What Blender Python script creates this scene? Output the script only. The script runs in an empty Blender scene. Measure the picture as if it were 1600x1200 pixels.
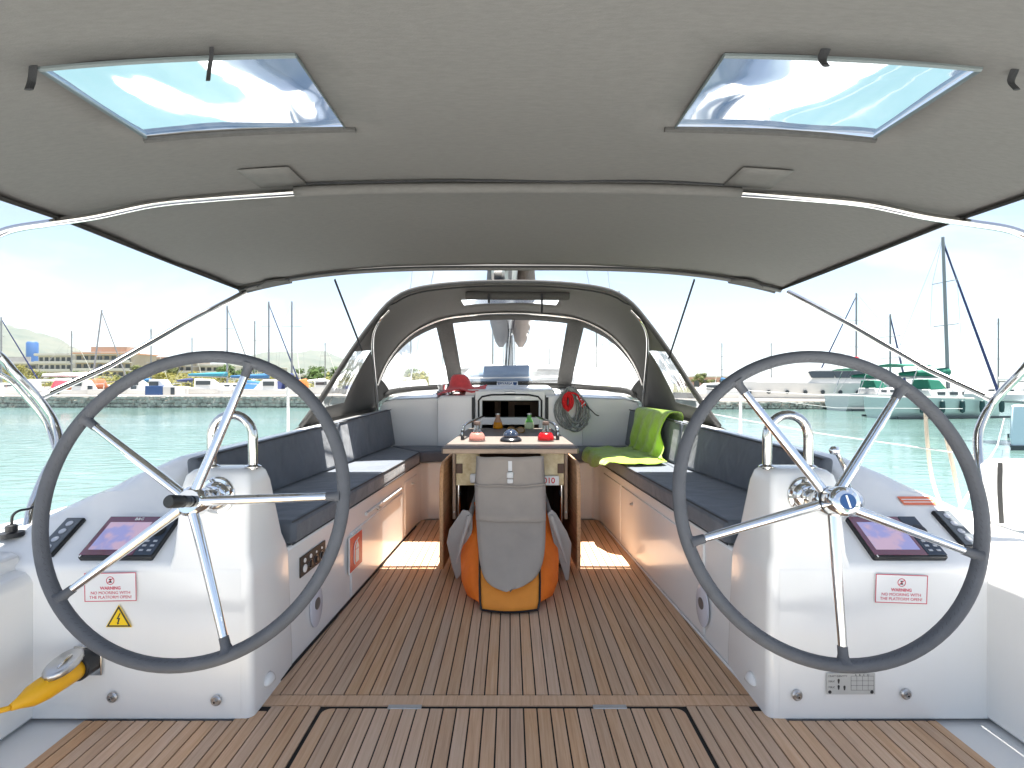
import bpy, bmesh, math, random
from mathutils import Vector, Matrix, noise as mnoise
V = Vector
R = math.radians
random.seed(11)
sc = bpy.context.scene
COL = sc.collection

# ------------------------------------------------------------------ camera
EYE = 1.15            # eye height above the cockpit sole (sole = z 0, forward = +Y)
F = 800.0             # focal length in pixels of a 1600 px wide picture
cam_d = bpy.data.cameras.new('camera')
cam_d.sensor_width = 36.0
cam_d.sensor_fit = 'HORIZONTAL'
cam_d.lens = 36.0 * F / 1600.0
cam_d.shift_x = 3.0 / 1600.0
cam_d.clip_start = 0.05
cam_d.clip_end = 20000.0
cam = bpy.data.objects.new('camera', cam_d)
COL.objects.link(cam)
cam.location = (0, 0, EYE)
cam.rotation_euler = (R(90), 0, 0)
sc.camera = cam

# ------------------------------------------------------------------ sky and sun
SUN_DIR = V((0.065, 0.03, 1.0)).normalized()
world = bpy.data.worlds.new('World')
sc.world = world
world.use_nodes = True
nt = world.node_tree
nt.nodes.clear()
w_out = nt.nodes.new('ShaderNodeOutputWorld')
w_bg = nt.nodes.new('ShaderNodeBackground')
w_bg.inputs['Strength'].default_value = 0.05
w_sky = nt.nodes.new('ShaderNodeTexSky')
w_sky.sky_type = 'NISHITA'
w_sky.sun_disc = False
w_sky.sun_elevation = math.asin(SUN_DIR.z)
w_sky.sun_rotation = math.atan2(SUN_DIR.x, SUN_DIR.y)
w_sky.air_density = 0.9
w_sky.dust_density = 0.5
w_sky.ozone_density = 1.0
w_tc = nt.nodes.new('ShaderNodeTexCoord')
w_map = nt.nodes.new('ShaderNodeMapping')
w_map.inputs['Scale'].default_value = (1.0, 1.0, 2.6)
w_map.inputs['Rotation'].default_value = (0.0, 0.35, 0.4)
w_n = nt.nodes.new('ShaderNodeTexNoise')
w_n.inputs['Scale'].default_value = 2.1
w_n.inputs['Detail'].default_value = 7.0
w_n.inputs['Roughness'].default_value = 0.55
w_n.inputs['Distortion'].default_value = 0.5
w_r = nt.nodes.new('ShaderNodeValToRGB')
w_r.color_ramp.elements[0].position = 0.50
w_r.color_ramp.elements[0].color = (0.14, 0.14, 0.14, 1)
w_r.color_ramp.elements[1].position = 0.66
w_r.color_ramp.elements[1].color = (0.75, 0.75, 0.75, 1)
w_mix = nt.nodes.new('ShaderNodeMixRGB')
w_mix.inputs['Color2'].default_value = (5.2, 5.1, 5.0, 1)
L = nt.links.new
L(w_tc.outputs['Generated'], w_map.inputs['Vector'])
L(w_map.outputs['Vector'], w_n.inputs['Vector'])
L(w_n.outputs['Fac'], w_r.inputs['Fac'])
L(w_r.outputs['Color'], w_mix.inputs['Fac'])
L(w_sky.outputs['Color'], w_mix.inputs['Color1'])
L(w_mix.outputs['Color'], w_bg.inputs['Color'])
L(w_bg.outputs['Background'], w_out.inputs['Surface'])

sun_d = bpy.data.lights.new('sun', 'SUN')
sun_d.energy = 5.0
sun_d.angle = R(0.53)
sun_d.color = (1.0, 0.955, 0.88)
sun = bpy.data.objects.new('sun', sun_d)
COL.objects.link(sun)
sun.location = (0, 0, 30)
sun.rotation_euler = SUN_DIR.to_track_quat('Z', 'Y').to_euler()

sc.view_settings.view_transform = 'Standard'
sc.view_settings.look = 'None'
sc.view_settings.gamma = 1.0
sc.view_settings.use_curve_mapping = False
sc.view_settings.exposure = 2.25
sc.cycles.use_denoising = True
sc.cycles.max_bounces = 10
sc.cycles.diffuse_bounces = 5
sc.cycles.transparent_max_bounces = 24
sc.cycles.sample_clamp_indirect = 8.0

# ------------------------------------------------------------------ helpers
def P(px, py, Y):
    """point at depth Y (metres forward of the camera) seen at picture pixel (px, py)"""
    return V(((px - 797.0) * Y / F, Y, EYE - (py - 600.0) * Y / F))

def catmull(pts, n=8, closed=False):
    pts = [V(p) for p in pts]
    out = []
    m = len(pts)
    for i in range(m if closed else m - 1):
        p0 = pts[(i - 1) % m] if (closed or i > 0) else pts[0] * 2 - pts[1]
        p1 = pts[i]
        p2 = pts[(i + 1) % m]
        p3 = pts[(i + 2) % m] if (closed or i + 2 < m) else pts[-1] * 2 - pts[-2]
        for k in range(n):
            t = k / n
            out.append(0.5 * ((2 * p1) + (p2 - p0) * t + (2 * p0 - 5 * p1 + 4 * p2 - p3) * t * t
                              + (3 * p1 - p0 - 3 * p2 + p3) * t ** 3))
    if not closed:
        out.append(pts[-1].copy())
    return out

def resample(pts, n):
    pts = [V(p) for p in pts]
    d = [0.0]
    for a, b in zip(pts, pts[1:]):
        d.append(d[-1] + (b - a).length)
    out = []
    j = 0
    for i in range(n):
        t = d[-1] * i / (n - 1)
        while j < len(pts) - 2 and d[j + 1] < t:
            j += 1
        s = (t - d[j]) / max(1e-9, d[j + 1] - d[j])
        out.append(pts[j].lerp(pts[j + 1], min(1.0, s)))
    return out

class MB:
    def __init__(self):
        self.v, self.f = [], []
    def add(self, vs, fs):
        o = len(self.v)
        self.v += [V(p) for p in vs]
        self.f += [tuple(i + o for i in f) for f in fs]
        return self
    def box(self, x0, x1, y0, y1, z0, z1, M=None):
        vs = [V((x, y, z)) for z in (z0, z1) for y in (y0, y1) for x in (x0, x1)]
        if M is not None:
            vs = [M @ p for p in vs]
        return self.add(vs, [(0, 2, 3, 1), (4, 5, 7, 6), (0, 1, 5, 4), (2, 6, 7, 3), (0, 4, 6, 2), (1, 3, 7, 5)])
    def loft(self, rings, cap=True, close=True):
        n = len(rings[0])
        o = len(self.v)
        for r in rings:
            self.v += [V(p) for p in r]
        for i in range(len(rings) - 1):
            for k in range(n if close else n - 1):
                a, b = o + i * n + k, o + i * n + (k + 1) % n
                self.f.append((a, b, b + n, a + n))
        if cap and close:
            self.f.append(tuple(o + k for k in reversed(range(n))))
            self.f.append(tuple(o + (len(rings) - 1) * n + k for k in range(n)))
        return self
    def prism(self, poly, z0, z1, M=None):
        a = [V((p[0], p[1], z0)) for p in poly]
        b = [V((p[0], p[1], z1)) for p in poly]
        if M is not None:
            a = [M @ p for p in a]
            b = [M @ p for p in b]
        return self.loft([a, b])
    def tube(self, pts, r, n=10, closed=False, caps=True, flat=1.0):
        pts = [V(p) for p in pts]
        m = len(pts)
        rs = r if isinstance(r, (list, tuple)) else [r] * m
        tang = []
        for i in range(m):
            if closed:
                t = pts[(i + 1) % m] - pts[i - 1]
            else:
                t = pts[min(i + 1, m - 1)] - pts[max(i - 1, 0)]
            tang.append(t.normalized())
        up = V((0, 0, 1)) if abs(tang[0].z) < 0.9 else V((1, 0, 0))
        nrm = (up - tang[0] * up.dot(tang[0])).normalized()
        rings = []
        for i in range(m):
            nrm = (nrm - tang[i] * nrm.dot(tang[i]))
            nrm.normalize()
            bi = tang[i].cross(nrm)
            rings.append([pts[i] + (nrm * math.cos(2 * math.pi * k / n) + bi * math.sin(2 * math.pi * k / n) * flat) * rs[i]
                          for k in range(n)])
        if closed:
            rings.append(rings[0])
            # match twist
            o = len(self.v)
            best, bk = 1e9, 0
            for s in range(n):
                d = sum((rings[-2][k] - rings[0][(k + s) % n]).length for k in range(n))
                if d < best:
                    best, bk = d, s
            rings[-1] = [rings[0][(k + bk) % n] for k in range(n)]
            return self.loft(rings, cap=False)
        return self.loft(rings, cap=caps)
    def lathe(self, prof, n=20, M=None, cap=True):
        rings = []
        for r, z in prof:
            ring = [V((r * math.cos(2 * math.pi * k / n), r * math.sin(2 * math.pi * k / n), z)) for k in range(n)]
            if M is not None:
                ring = [M @ p for p in ring]
            rings.append(ring)
        return self.loft(rings, cap=cap)
    def grid(self, rows, skip=None):
        o = len(self.v)
        n = len(rows[0])
        for r in rows:
            self.v += [V(p) for p in r]
        for i in range(len(rows) - 1):
            for k in range(n - 1):
                if skip and skip(i, k):
                    continue
                a = o + i * n + k
                self.f.append((a, a + 1, a + n + 1, a + n))
        return self
    def mirror(self):
        o = len(self.v)
        self.v += [V((-p.x, p.y, p.z)) for p in self.v]
        self.f += [tuple(i + o for i in reversed(f)) for f in self.f[:]]
        return self
    def mx(self):
        """mirrored copy"""
        m = MB()
        m.v = [V((-p.x, p.y, p.z)) for p in self.v]
        m.f = [tuple(reversed(f)) for f in self.f]
        return m
    def xf(self, M):
        self.v = [M @ p for p in self.v]
        return self
    def build(self, name, mat, parent=None, smooth=True, angle=35, bevel=0, seg=2, solid=0, sub=0, fix=True, off=0.0):
        vs = self.v
        loc = V((0, 0, 0))
        if parent is None:
            xs = [p.x for p in vs]; ys = [p.y for p in vs]; zs = [p.z for p in vs]
            loc = V(((min(xs) + max(xs)) / 2, (min(ys) + max(ys)) / 2, min(zs)))
            vs = [p - loc for p in vs]
        me = bpy.data.meshes.new(name)
        me.from_pydata([tuple(p) for p in vs], [], self.f)
        if fix:
            bm = bmesh.new(); bm.from_mesh(me)
            bmesh.ops.recalc_face_normals(bm, faces=bm.faces)
            bm.to_mesh(me); bm.free()
        me.materials.append(mat)
        if smooth:
            me.shade_smooth()
            if angle < 180:
                me.set_sharp_from_angle(angle=R(angle))
        o = bpy.data.objects.new(name, me)
        COL.objects.link(o)
        o.location = loc
        if parent is not None:
            o.parent = parent
            if parent.type == 'EMPTY' or parent.location.length > 0:
                o.matrix_parent_inverse = Matrix.Translation(-parent.location)
        if solid:
            md = o.modifiers.new('thick', 'SOLIDIFY'); md.thickness = solid; md.offset = off
        if bevel:
            md = o.modifiers.new('bevel', 'BEVEL'); md.width = bevel; md.segments = seg; md.limit_method = 'ANGLE'
            md.angle_limit = R(30); md.harden_normals = False
        if sub:
            md = o.modifiers.new('sub', 'SUBSURF'); md.levels = sub; md.render_levels = sub
        return o

def thing(name, label, cat, loc=(0, 0, 0), group=None):
    o = bpy.data.objects.new(name, None)
    COL.objects.link(o)
    o.location = loc
    o.empty_display_size = 0.1
    o['label'] = label
    o['category'] = cat
    if group:
        o['group'] = group
    return o

def tag(o, label, cat=None, group=None, kind=None):
    o['label'] = label
    if cat: o['category'] = cat
    if group: o['group'] = group
    if kind: o['kind'] = kind
    return o

def copy_tree(o, parent=None):
    c = o.copy()
    COL.objects.link(c)
    if parent is not None:
        c.parent = parent
        c.matrix_parent_inverse = o.matrix_parent_inverse.copy()
    for ch in list(o.children):
        copy_tree(ch, c)
    return c

def text_mesh(s, size, M, mat, parent, name='lettering', depth=0.0004, bold=0.0):
    cu = bpy.data.curves.new('txt', 'FONT')
    cu.body = s
    cu.size = size
    cu.align_x = 'CENTER'
    cu.align_y = 'CENTER'
    cu.extrude = depth
    cu.offset = bold
    cu.resolution_u = 3
    ob = bpy.data.objects.new('txt', cu)
    COL.objects.link(ob)
    dg = bpy.context.evaluated_depsgraph_get()
    me = bpy.data.meshes.new_from_object(ob.evaluated_get(dg))
    bpy.data.objects.remove(ob)
    me.transform(M)
    me.materials.clear()
    me.materials.append(mat)
    o = bpy.data.objects.new(name, me)
    me.name = name
    COL.objects.link(o)
    o.parent = parent
    if parent.type == 'EMPTY' or parent.location.length > 0:
        o.matrix_parent_inverse = Matrix.Translation(-parent.location)
    return o

# ------------------------------------------------------------------ materials
MATS = {}
def mat(name, col, rough=0.5, metal=0.0, var=0.0, vscale=6.0, vcol=None, bump=0.0, bscale=60.0, spec=0.5, coat=0.0,
        trans=0.0, ior=1.45, sheen=0.0, emit=0.0, stretch=None, objrand=0.0, bdet=3.0, rvar=0.0, translucent=0.0, wrinkle=0.0, wscale=5.0):
    if name in MATS:
        return MATS[name]
    m = bpy.data.materials.new(name)
    m.use_nodes = True
    t = m.node_tree
    b = t.nodes['Principled BSDF']
    c4 = (*col, 1.0)
    b.inputs['Base Color'].default_value = c4
    b.inputs['Roughness'].default_value = rough
    b.inputs['Metallic'].default_value = metal
    b.inputs['Specular IOR Level'].default_value = spec
    b.inputs['Coat Weight'].default_value = coat
    b.inputs['Coat Roughness'].default_value = 0.05
    b.inputs['Transmission Weight'].default_value = trans
    b.inputs['IOR'].default_value = ior
    b.inputs['Sheen Weight'].default_value = sheen
    if emit:
        b.inputs['Emission Color'].default_value = c4
        b.inputs['Emission Strength'].default_value = emit
    l = t.links.new
    tc = t.nodes.new('ShaderNodeTexCoord')
    vec = tc.outputs['Object']
    if stretch:
        mp = t.nodes.new('ShaderNodeMapping')
        mp.inputs['Scale'].default_value = stretch
        l(vec, mp.inputs['Vector'])
        svec = mp.outputs['Vector']
    else:
        svec = vec
    colsock = None
    if var > 0:
        n = t.nodes.new('ShaderNodeTexNoise')
        n.inputs['Scale'].default_value = vscale
        n.inputs['Detail'].default_value = 5.0
        n.inputs['Roughness'].default_value = 0.6
        l(svec, n.inputs['Vector'])
        r = t.nodes.new('ShaderNodeValToRGB')
        r.color_ramp.elements[0].position = 0.3
        r.color_ramp.elements[1].position = 0.72
        a = vcol if vcol else tuple(max(0, x * (1 - var)) for x in col)
        hi = col if vcol else tuple(min(1, x * (1 + var)) for x in col)
        r.color_ramp.elements[0].color = (*a, 1)
        r.color_ramp.elements[1].color = (*hi, 1)
        l(n.outputs['Fac'], r.inputs['Fac'])
        colsock = r.outputs['Color']
    if objrand > 0:
        oi = t.nodes.new('ShaderNodeObjectInfo')
        mr = t.nodes.new('ShaderNodeMapRange')
        mr.inputs['To Min'].default_value = 1 - objrand
        mr.inputs['To Max'].default_value = 1 + objrand
        l(oi.outputs['Random'], mr.inputs['Value'])
        hs = t.nodes.new('ShaderNodeHueSaturation')
        if colsock: l(colsock, hs.inputs['Color'])
        else: hs.inputs['Color'].default_value = c4
        l(mr.outputs['Result'], hs.inputs['Value'])
        ms = t.nodes.new('ShaderNodeMath'); ms.operation = 'MULTIPLY_ADD'
        l(oi.outputs['Random'], ms.inputs[0]); ms.inputs[1].default_value = 7.13; ms.inputs[2].default_value = 0.0
        fr = t.nodes.new('ShaderNodeMath'); fr.operation = 'FRACT'
        l(ms.outputs[0], fr.inputs[0])
        mr2 = t.nodes.new('ShaderNodeMapRange')
        mr2.inputs['To Min'].default_value = 1 - objrand
        mr2.inputs['To Max'].default_value = 1 + objrand * 0.6
        l(fr.outputs[0], mr2.inputs['Value'])
        l(mr2.outputs['Result'], hs.inputs['Saturation'])
        colsock = hs.outputs['Color']
    if colsock:
        l(colsock, b.inputs['Base Color'])
    nsock = None
    if wrinkle > 0:
        n3 = t.nodes.new('ShaderNodeTexNoise')
        n3.inputs['Scale'].default_value = wscale
        n3.inputs['Detail'].default_value = 2.0
        n3.inputs['Distortion'].default_value = 0.4
        l(vec, n3.inputs['Vector'])
        b3 = t.nodes.new('ShaderNodeBump')
        b3.inputs['Strength'].default_value = wrinkle
        b3.inputs['Distance'].default_value = 0.05
        l(n3.outputs['Fac'], b3.inputs['Height'])
        nsock = b3.outputs['Normal']
    if bump > 0:
        n2 = t.nodes.new('ShaderNodeTexNoise')
        n2.inputs['Scale'].default_value = bscale
        n2.inputs['Detail'].default_value = bdet
        l(svec, n2.inputs['Vector'])
        bp = t.nodes.new('ShaderNodeBump')
        bp.inputs['Strength'].default_value = bump
        bp.inputs['Distance'].default_value = 0.01
        l(n2.outputs['Fac'], bp.inputs['Height'])
        if nsock: l(nsock, bp.inputs['Normal'])
        nsock = bp.outputs['Normal']
        if rvar > 0:
            mr3 = t.nodes.new('ShaderNodeMapRange')
            mr3.inputs['To Min'].default_value = max(0, rough - rvar)
            mr3.inputs['To Max'].default_value = min(1, rough + rvar)
            l(n2.outputs['Fac'], mr3.inputs['Value'])
            l(mr3.outputs['Result'], b.inputs['Roughness'])
    if nsock:
        l(nsock, b.inputs['Normal'])
    if translucent > 0:
        tr = t.nodes.new('ShaderNodeBsdfTranslucent')
        if colsock: l(colsock, tr.inputs['Color'])
        else: tr.inputs['Color'].default_value = c4
        mx = t.nodes.new('ShaderNodeMixShader')
        mx.inputs['Fac'].default_value = translucent
        l(b.outputs['BSDF'], mx.inputs[1])
        l(tr.outputs['BSDF'], mx.inputs[2])
        l(mx.outputs['Shader'], t.nodes['Material Output'].inputs['Surface'])
    MATS[name] = m
    return m

def clear_mat(name, haze=0.06, gloss=0.09, tint=(0.97, 0.98, 0.99), ripple=0.15, rscale=7.0):
    """flexible clear vinyl: see-through, a little milky and creased"""
    m = bpy.data.materials.new(name)
    m.use_nodes = True
    t = m.node_tree
    t.nodes.clear()
    l = t.links.new
    out = t.nodes.new('ShaderNodeOutputMaterial')
    tr = t.nodes.new('ShaderNodeBsdfTransparent'); tr.inputs['Color'].default_value = (*tint, 1)
    gl = t.nodes.new('ShaderNodeBsdfGlossy'); gl.inputs['Roughness'].default_value = 0.04
    gl.inputs['Color'].default_value = (0.9, 0.92, 0.95, 1)
    df = t.nodes.new('ShaderNodeBsdfTranslucent'); df.inputs['Color'].default_value = (0.8, 0.82, 0.85, 1)
    lw = t.nodes.new('ShaderNodeLayerWeight'); lw.inputs['Blend'].default_value = 0.25
    ml = t.nodes.new('ShaderNodeMath'); ml.operation = 'MULTIPLY_ADD'
    ml.inputs[1].default_value = 0.6; ml.inputs[2].default_value = gloss * 0.4
    tc = t.nodes.new('ShaderNodeTexCoord')
    n = t.nodes.new('ShaderNodeTexNoise'); n.inputs['Scale'].default_value = rscale; n.inputs['Detail'].default_value = 2.0
    n.inputs['Distortion'].default_value = 0.6
    bp = t.nodes.new('ShaderNodeBump'); bp.inputs['Strength'].default_value = ripple; bp.inputs['Distance'].default_value = 0.05
    n2 = t.nodes.new('ShaderNodeTexNoise'); n2.inputs['Scale'].default_value = 3.2; n2.inputs['Detail'].default_value = 6.0
    mp = t.nodes.new('ShaderNodeMapping'); mp.inputs['Scale'].default_value = (6.0, 1.5, 0.8)
    mr = t.nodes.new('ShaderNodeMapRange')
    mr.inputs['From Min'].default_value = 0.40; mr.inputs['From Max'].default_value = 0.72
    mr.inputs['To Min'].default_value = haze * 0.5; mr.inputs['To Max'].default_value = haze * 3.0
    m1 = t.nodes.new('ShaderNodeMixShader'); m2 = t.nodes.new('ShaderNodeMixShader')
    l(tc.outputs['Object'], n.inputs['Vector']); l(tc.outputs['Object'], mp.inputs['Vector'])
    l(mp.outputs['Vector'], n2.inputs['Vector'])
    l(n.outputs['Fac'], bp.inputs['Height']); l(bp.outputs['Normal'], gl.inputs['Normal'])
    l(lw.outputs['Fresnel'], ml.inputs[0])
    l(ml.outputs[0], m1.inputs['Fac'])
    l(tr.outputs[0], m1.inputs[1]); l(gl.outputs[0], m1.inputs[2])
    l(n2.outputs['Fac'], mr.inputs['Value']); l(mr.outputs[0], m2.inputs['Fac'])
    l(m1.outputs[0], m2.inputs[1]); l(df.outputs[0], m2.inputs[2])
    l(m2.outputs[0], out.inputs['Surface'])
    return m

GEL = mat('gelcoat', (0.84, 0.84, 0.83), 0.24, var=0.03, vscale=5.0, stretch=(1.0, 1.0, 0.25), vcol=(0.82, 0.82, 0.808), bump=0.010, bscale=9.0, spec=0.5, coat=0.25, rvar=0.02)
GELM = mat('gelcoat_matt', (0.74, 0.75, 0.76), 0.5, var=0.03, vscale=4.0, bump=0.06, bscale=300.0)
STEEL = mat('stainless', (0.60, 0.59, 0.575), 0.10, metal=1.0, bump=0.01, bscale=20, rvar=0.04)
STEELM = mat('brushed_steel', (0.55, 0.55, 0.55), 0.35, metal=1.0, bump=0.05, bscale=120)
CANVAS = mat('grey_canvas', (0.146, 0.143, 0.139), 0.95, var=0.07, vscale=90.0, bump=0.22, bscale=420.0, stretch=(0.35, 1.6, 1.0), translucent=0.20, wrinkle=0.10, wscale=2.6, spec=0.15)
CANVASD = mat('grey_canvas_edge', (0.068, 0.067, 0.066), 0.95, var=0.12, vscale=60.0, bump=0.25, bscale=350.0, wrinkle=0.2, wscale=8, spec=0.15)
STRAP = mat('black_webbing', (0.018, 0.019, 0.022), 0.8, bump=0.3, bscale=400)
LEATHER = mat('wheel_leather', (0.085, 0.090, 0.102), 0.62, var=0.08, vscale=20, bump=0.25, bscale=260.0, spec=0.35)
CUSHION = mat('cushion_fabric', (0.098, 0.114, 0.140), 0.72, var=0.14, vscale=7, bump=0.22, bscale=420.0, wrinkle=0.28, wscale=6.0, spec=0.4, sheen=0.3)
CUSHS = mat('cushion_side', (0.060, 0.062, 0.066), 0.8, var=0.1, vscale=9, bump=0.2, bscale=500.0, wrinkle=0.1, wscale=6)
CAULK = mat('caulk', (0.012, 0.011, 0.011), 0.7)
BLACK = mat('black_plastic', (0.016, 0.017, 0.019), 0.4, bump=0.05, bscale=200)
RED = mat('red_print', (0.62, 0.012, 0.018), 0.4)
PINKRED = mat('warning_red', (0.60, 0.07, 0.11), 0.5)
WHITE = mat('white_print', (0.82, 0.82, 0.82), 0.45)
DARKPR = mat('dark_print', (0.03, 0.03, 0.035), 0.5)
YELLOW = mat('yellow_sign', (0.92, 0.62, 0.012), 0.45)

def teak_mat(name, c1, c2, c3, rnd=0.16):
    m = mat(name, c2, 0.62, var=0.01)
    t = m.node_tree
    l = t.links.new
    b = t.nodes['Principled BSDF']
    for n in list(t.nodes):
        if n.type not in ('BSDF_PRINCIPLED', 'OUTPUT_MATERIAL'):
            t.nodes.remove(n)
    tc = t.nodes.new('ShaderNodeTexCoord')
    oi = t.nodes.new('ShaderNodeObjectInfo')
    off = t.nodes.new('ShaderNodeVectorMath'); off.operation = 'SCALE'
    off.inputs[0].default_value = (3.1, 17.0, 5.0)
    l(oi.outputs['Random'], off.inputs['Scale'])
    ad = t.nodes.new('ShaderNodeVectorMath'); ad.operation = 'ADD'
    l(tc.outputs['Object'], ad.inputs[0]); l(off.outputs[0], ad.inputs[1])
    mp = t.nodes.new('ShaderNodeMapping'); mp.inputs['Scale'].default_value = (38.0, 1.3, 38.0)
    l(ad.outputs[0], mp.inputs['Vector'])
    n = t.nodes.new('ShaderNodeTexNoise'); n.inputs['Scale'].default_value = 2.4; n.inputs['Detail'].default_value = 7.0
    n.inputs['Roughness'].default_value = 0.68; n.inputs['Distortion'].default_value = 0.5
    l(mp.outputs[0], n.inputs['Vector'])
    r = t.nodes.new('ShaderNodeValToRGB')
    r.color_ramp.elements[0].position = 0.28; r.color_ramp.elements[0].color = (*c1, 1)
    r.color_ramp.elements[1].position = 0.75; r.color_ramp.elements[1].color = (*c3, 1)
    e = r.color_ramp.elements.new(0.5); e.color = (*c2, 1)
    l(n.outputs['Fac'], r.inputs['Fac'])
    # patchy weathering: greyer silvery areas
    n2 = t.nodes.new('ShaderNodeTexNoise'); n2.inputs['Scale'].default_value = 2.6; n2.inputs['Detail'].default_value = 4.0
    l(ad.outputs[0], n2.inputs['Vector'])
    r2 = t.nodes.new('ShaderNodeValToRGB')
    r2.color_ramp.elements[0].position = 0.42; r2.color_ramp.elements[0].color = (0, 0, 0, 1)
    r2.color_ramp.elements[1].position = 0.7; r2.color_ramp.elements[1].color = (0.32, 0.32, 0.32, 1)
    l(n2.outputs['Fac'], r2.inputs['Fac'])
    mx = t.nodes.new('ShaderNodeMixRGB'); mx.inputs['Color2'].default_value = (0.58, 0.455, 0.345, 1)
    l(r2.outputs['Color'], mx.inputs['Fac']); l(r.outputs['Color'], mx.inputs['Color1'])
    hs = t.nodes.new('ShaderNodeHueSaturation')
    mr = t.nodes.new('ShaderNodeMapRange'); mr.inputs['To Min'].default_value = 1 - rnd; mr.inputs['To Max'].default_value = 1 + rnd
    l(oi.outputs['Random'], mr.inputs['Value']); l(mr.outputs[0], hs.inputs['Value'])
    ms = t.nodes.new('ShaderNodeMath'); ms.operation = 'MULTIPLY'; ms.inputs[1].default_value = 9.37
    fr = t.nodes.new('ShaderNodeMath'); fr.operation = 'FRACT'
    l(oi.outputs['Random'], ms.inputs[0]); l(ms.outputs[0], fr.inputs[0])
    mr2 = t.nodes.new('ShaderNodeMapRange'); mr2.inputs['To Min'].default_value = 0.9; mr2.inputs['To Max'].default_value = 1.12
    l(fr.outputs[0], mr2.inputs['Value']); l(mr2.outputs[0], hs.inputs['Saturation'])
    l(mx.outputs[0], hs.inputs['Color']); l(hs.outputs[0], b.inputs['Base Color'])
    bp = t.nodes.new('ShaderNodeBump'); bp.inputs['Strength'].default_value = 0.25; bp.inputs['Distance'].default_value = 0.004
    l(n.outputs['Fac'], bp.inputs['Height']); l(bp.outputs[0], b.inputs['Normal'])
    b.inputs['Specular IOR Level'].default_value = 0.3
    return m

TEAK = teak_mat('teak_deck', (0.50, 0.295, 0.175), (0.63, 0.40, 0.25), (0.70, 0.49, 0.335), 0.09)
TEAKV = teak_mat('teak_varnished', (0.36, 0.17, 0.07), (0.60, 0.33, 0.17), (0.72, 0.44, 0.25), 0.05)

# ================================================================== water
def water_mat():
    m = mat('harbour_water', (0.060, 0.235, 0.230), 0.06)
    t = m.node_tree; l = t.links.new
    b = t.nodes['Principled BSDF']
    b.inputs['IOR'].default_value = 1.33
    tc = t.nodes.new('ShaderNodeTexCoord')
    mp = t.nodes.new('ShaderNodeMapping'); mp.inputs['Scale'].default_value = (0.55, 1.5, 1.0); mp.inputs['Rotation'].default_value = (0, 0, 0.22)
    l(tc.outputs['Object'], mp.inputs['Vector'])
    n = t.nodes.new('ShaderNodeTexNoise'); n.inputs['Scale'].default_value = 2.6; n.inputs['Detail'].default_value = 5.0
    n.inputs['Distortion'].default_value = 0.7
    n2 = t.nodes.new('ShaderNodeTexNoise'); n2.inputs['Scale'].default_value = 0.35; n2.inputs['Detail'].default_value = 3.0
    l(mp.outputs[0], n.inputs['Vector']); l(mp.outputs[0], n2.inputs['Vector'])
    # calm slicks and ruffled patches
    n3 = t.nodes.new('ShaderNodeTexNoise'); n3.inputs['Scale'].default_value = 0.05; n3.inputs['Detail'].default_value = 2.0
    l(tc.outputs['Object'], n3.inputs['Vector'])
    mr = t.nodes.new('ShaderNodeMapRange'); mr.inputs['From Min'].default_value = 0.4; mr.inputs['From Max'].default_value = 0.62
    mr.inputs['To Min'].default_value = 0.14; mr.inputs['To Max'].default_value = 1.0
    l(n3.outputs['Fac'], mr.inputs['Value'])
    bp = t.nodes.new('ShaderNodeBump'); bp.inputs['Distance'].default_value = 0.10
    l(mr.outputs[0], bp.inputs['Strength'])
    bp2 = t.nodes.new('ShaderNodeBump'); bp2.inputs['Distance'].default_value = 0.25; bp2.inputs['Strength'].default_value = 0.15
    l(n2.outputs['Fac'], bp2.inputs['Height']); l(n.outputs['Fac'], bp.inputs['Height'])
    l(bp2.outputs[0], bp.inputs['Normal']); l(bp.outputs[0], b.inputs['Normal'])
    r = t.nodes.new('ShaderNodeValToRGB')
    r.color_ramp.elements[0].color = (0.068, 0.122, 0.112, 1); r.color_ramp.elements[1].color = (0.108, 0.178, 0.164, 1)
    l(n2.outputs['Fac'], r.inputs['Fac']); l(r.outputs['Color'], b.inputs['Base Color'])
    return m
WZ = -0.65
wm = MB().add([(-9000, -600, WZ), (9000, -600, WZ), (9000, 14000, WZ), (-9000, 14000, WZ)], [(0, 1, 2, 3)])
wo = wm.build('harbour_water', water_mat(), smooth=False)
wo['kind'] = 'structure'; wo['label'] = 'turquoise rippled harbour water around the yacht'

# ================================================================== own yacht: moulding
YA = 1.76                                  # aft face of the helm consoles
def xi(Y): return 0.90 - 0.0615 * (Y - 1.90)
def xb(Y): return 1.36 - 0.0904 * (Y - 2.10)
def sheer(Y): return 2.08 if Y < 5.2 else 2.08 * max(0.0, 1 - ((Y - 5.2) / 7.6) ** 2.1)
def zdeck(Y): return 0.575 + max(0, Y - 4.0) * 0.02
def smin(a, b, k=0.03):
    h = max(k - abs(a - b), 0) / k
    return min(a, b) - h * h * k * 0.25
def coam_z(x, Y):
    zc = 0.845 + (Y - 2.2) * 0.028
    s1 = 0.52 + 0.66 * (Y - YA)
    s2 = zc - 0.62 * max(0.0, x - (xb(Y) + 0.11))
    if Y > 4.9: s2 -= (Y - 4.9) * 0.5
    z = smin(smin(s1, s2, 0.05), zc, 0.05)
    d = zdeck(Y) - (0.30 * max(0.0, min(1.0, (1.78 - x) / 0.18)) if Y < 2.4 else 0.0)
    return -smin(-z, -d, 0.06)

yacht = thing('sailing_yacht', 'white cockpit of the sailing yacht one stands on, with helm consoles and benches', 'yacht', (0, 3.0, 0))

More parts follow.
